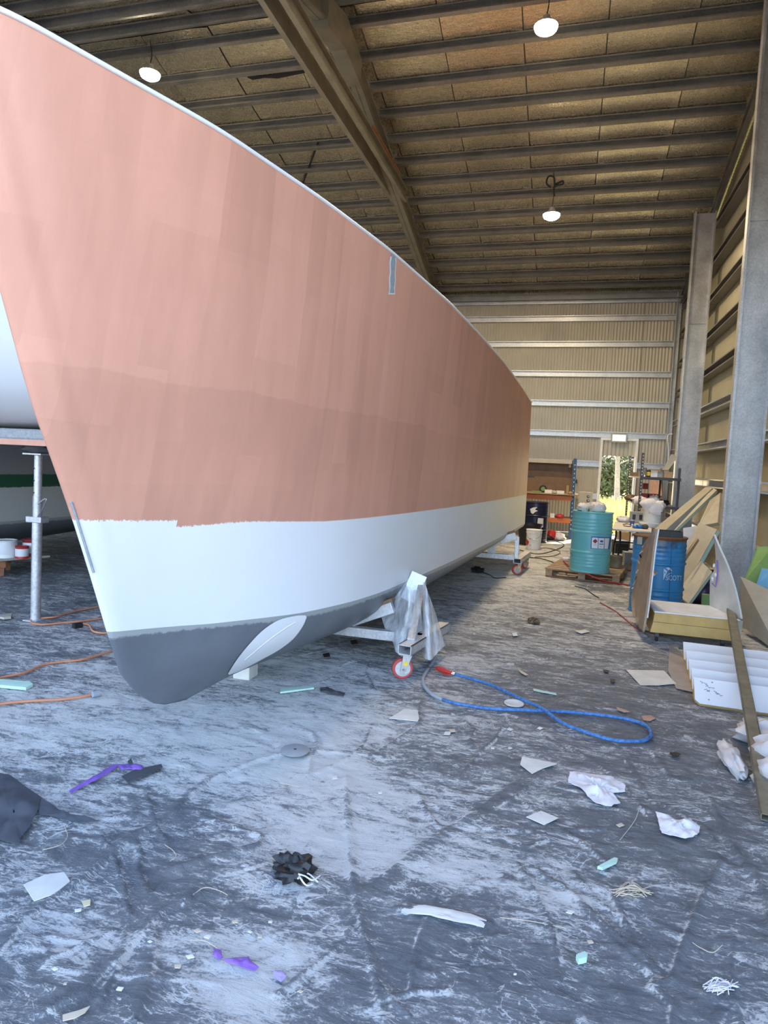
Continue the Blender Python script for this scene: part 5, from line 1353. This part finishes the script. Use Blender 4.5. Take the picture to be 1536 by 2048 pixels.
# single loose threads
for k, pp2 in enumerate(([(330, 1690), (345, 1700), (352, 1712), (340, 1722)], [(560, 1566), (590, 1572), (600, 1574)], [(385, 1790), (410, 1775), (440, 1782), (455, 1790)], [(380, 1880), (410, 1882), (435, 1897)], [(1000, 1835), (1060, 1842), (1130, 1856)], [(1385, 1885), (1400, 1895), (1425, 1905), (1445, 1890)], [(85, 1700), (120, 1690), (135, 1672), (128, 1650)], [(1240, 1680), (1270, 1640), (1280, 1610)])):
    cable('loose_thread', [fl(x, y, .010) for x, y in pp2], .0014, 'straw', ('pale thread near the torn sheet at left', 'short pale thread at centre left', 'wavy pale thread left of the black clump', 'pale thread at the bottom left of centre', 'long pale thread at lower right of centre', 'curved pale thread above the strapping tangle', 'arched pale thread at the far left', 'pale thread between the two white rags')[k], 'thread', seg=5, n=6)
# torn flaps of the floor sheet
M['sheetfilm'] = plain('dark_sheet_film', (.07, .08, .10), .5, var=.25, scale=8)
rag('torn_flap', [(-30, 1545), (20, 1557), (80, 1600), (78, 1622), (60, 1660), (42, 1682), (40, 1695), (0, 1690), (-30, 1690)], 'sheetfilm', 'torn dark flap of floor sheet curled up at the left edge', 'sheet', h=.05, seed=17, freq=5)
rag('torn_flap', [(80, 1600), (110, 1622), (150, 1640), (200, 1648), (160, 1652), (110, 1640), (78, 1636)], 'sheetfilm', 'narrow dark fold of floor sheet beside the left flap', 'sheet', h=.03, seed=18, freq=9)
rag('torn_flap', [(800, 1823), (850, 1820), (905, 1828), (940, 1836), (972, 1848), (968, 1862), (920, 1852), (860, 1838), (815, 1835)], 'paper', 'torn pale slit edge in the floor sheet at lower centre', 'sheet', h=.012, seed=19, freq=9)
scrap('rust_smear', [(1283, 1436), (1300, 1434), (1312, 1440), (1300, 1446), (1286, 1444)], plain('salmon_dust', (.50, .30, .22), .9), 'salmon paint splash on the floor by the hose loop', 'splash', .001, .012)
# fine chips: paper crumbs in the foreground
crumbs = [(300, 1890, 'white'), (355, 1940, 'straw'), (395, 1868, 'straw'), (380, 1920, 'white'), (415, 1880, 'paper'), (500, 1870, 'paper'), (520, 1880, 'straw'), (540, 1850, 'paper'), (470, 1850, 'straw'), (110, 1945, 'white'), (240, 1985, 'white'), (600, 1990, 'straw'), (1020, 1500, 'paper'), (985, 1500, 'paper'), (1140, 1830, 'paper'), (1080, 1460, 'white'), (1020, 1462, 'paper'), (130, 1975, 'straw'), (670, 1560, 'paper'), (760, 1590, 'paper'), (905, 1465, 'straw'), (895, 1470, 'paper'), (1180, 1890, 'straw'), (1240, 1655, 'straw'), (1030, 1955, 'paper')]
clab = ['white crumb left of the wavy thread', 'straw crumb above the bottom left fold', 'straw crumb beside the pale bottom thread', 'white crumb under the wavy pale thread', 'pale crumb right of the bottom thread',
        'pale crumb above the torn purple film', 'straw crumb right above the torn purple film', 'pale crumb highest above the purple film', 'straw crumb upper left of the torn purple film', 'white crumb far down at the left',
        'white crumb at the bottom fold on the left', 'straw crumb at the bottom edge right of the purple film', 'pale crumb right of the pale scrap in the hose shadow', 'pale crumb left of the pointed paper scrap', 'pale crumb below the long thread at lower right',
        'white crumb just below the hose crossing', 'pale crumb left under the hose crossing', 'straw crumb near the bottom left corner', 'pale crumb right of the metal disc', 'pale crumb at the centre fold line',
        'straw crumb below the hose bend', 'second crumb below the hose bend', 'straw crumb below the straw bundle', 'straw crumb between the two white rags', 'pale crumb at the bottom right of centre']
for k, (x, y, m_) in enumerate(crumbs):
    s_ = random.uniform(4, 9); a_ = random.uniform(0, 3)
    poly = [(x+s_*math.cos(a_+t*1.57+random.uniform(-.3, .3)), y+s_*.5*math.sin(a_+t*1.57)) for t in range(4)]
    scrap('crumb', poly, m_, clab[k], 'scrap', .003, .010, 'small scraps scattered over the floor sheet')

# ================================================================== OUTSIDE THE BACK DOOR
def leaf_mat(name, a, b):
    t = NT(name); t.set(Base_Color=t.ramp(t.noise(3, 4, .6, t.pos()), [(.3, a), (.7, b)]), Roughness=.7); t.set(Subsurface_Weight=0.0); return t.m
M['leaf'] = leaf_mat('grey_green_leaves', (.10, .12, .05), (.22, .22, .10)); M['leaf2'] = leaf_mat('olive_leaves', (.07, .09, .03), (.16, .17, .06))
M['bark'] = plain('pale_bark', (.30, .26, .22), .85, var=.3, scale=5)
def tree(x, y, H, lean_, label, r=.16, branch=True, nl=900, crown=(2.2, 2.0, 2.4)):
    t = thing('gum_tree', (x, y, -.09), label, 'tree')
    tp = [(x, y, -.09), (x+lean_*.3, y, H*.3), (x+lean_*.6, y+.1, H*.6), (x+lean_, y, H)]
    MB().tube(smooth_path(tp, 5), [r*(1-.55*k/15) for k in range(16)], 10).build('trunk', 'bark', t, smooth=60)
    if branch:
        for (z, dx, dz) in ((H*.42, 1.2, .5), (H*.55, -1.3, .9), (H*.7, 1.0, 1.2)):
            MB().tube(smooth_path([(x+lean_*z/H, y, z), (x+lean_*z/H+dx*.5, y, z+dz*.6), (x+lean_*z/H+dx, y+.2, z+dz*.7)], 5), .045, 6).build('branch', 'bark', t)
    mb = MB()
    for k in range(nl):
        d = Vector((random.gauss(0, .45), random.gauss(0, .45), random.gauss(0, .45)))
        c = Vector((x+lean_+d.x*crown[0], y+d.y*crown[1], H+d.z*crown[2])); a = Vector((random.uniform(-1, 1), random.uniform(-1, 1), random.uniform(-1, 1))).normalized()*random.uniform(.08, .18); b = a.orthogonal().normalized()*.05
        if c.z < .2: continue
        mb.add([c-a, c+b, c+a, c-b], [(0, 1, 2, 3)])
    mb.build('foliage', 'leaf', t, fix=False)
def bush(x, y, r, label, mat='leaf2', nl=900):
    t = thing('bush', (x, y, -.09), label, 'bush'); mb = MB()
    MB().tube([(x, y, -.09), (x+.1, y, r[2]*.8), (x, y, r[2])], .05, 6).build('stem', 'bark', t)
    for k in range(nl):
        d = Vector((random.gauss(0, 1), random.gauss(0, 1), random.gauss(0, 1))).normalized()*random.uniform(.55, 1)
        c = Vector((x+d.x*r[0], y+d.y*r[1], r[2]+d.z*r[2])); a = Vector((random.uniform(-1, 1), random.uniform(-1, 1), random.uniform(-1, 1))).normalized()*random.uniform(.12, .25); b = a.orthogonal().normalized()*.08
        mb.add([c-a, c+b, c+a, c-b], [(0, 1, 2, 3)])
    mb.build('foliage', mat, t, fix=False)
tree(2.75, 40, 5.0, -.25, 'pale trunked gum tree seen through the middle of the doorway', .17)
tree(4.3, 41, 5.2, .2, 'pale gum tree at the right of the doorway view', .14)
tree(1.2, 46, 5.0, .4, 'gum tree at the left of the doorway view', .12)
for k, (x, y, r_) in enumerate(((2.0, 43, (1.5, 1.0, 1.3)), (3.8, 44, (1.7, 1.0, 1.5)), (5.6, 45, (1.8, 1.0, 1.7)), (.4, 45, (1.6, 1, 1.5)), (2.9, 48, (2.6, 1.2, 2.6)), (5.2, 50, (2.8, 1.2, 2.8)), (.6, 50, (2.6, 1.2, 2.7)))):
    bush(x, y, r_, ('low olive bush left of the middle gum tree', 'low olive bush right of the middle gum tree', 'olive bush at the right edge of the doorway view', 'olive bush at the left edge of the doorway view', 'tall grey green scrub behind the middle gum tree', 'tall scrub at the back right beyond the door', 'tall scrub at the back left beyond the door')[k], 'leaf2' if k < 4 else 'leaf', 1300)
M['grass'] = plain('dry_yellow_grass', (.70, .62, .16), .8, var=.3, scale=1.5)
mb = MB()
for k in range(9000):
    y = 19.2+22*random.random()**1.6; x = .04*y+ (random.random()-.35)*(.16*y)
    h = random.uniform(.15, .45); a = random.uniform(0, 6.28); b = Vector((math.cos(a), math.sin(a), 0))*.012
    tip = Vector((x+random.uniform(-.12, .12), y+random.uniform(-.12, .12), -.09+h)); p = Vector((x, y, -.09))
    mb.add([p-b, p+b, tip], [(0, 1, 2)])
g = mb.build('grass', 'grass', fix=False); g['kind'] = 'stuff'; tag(g, 'sunlit dry yellow grass outside the back door', 'grass')

#@@END
for o in list(bpy.data.objects):
    if '_o' in o: del o['_o']
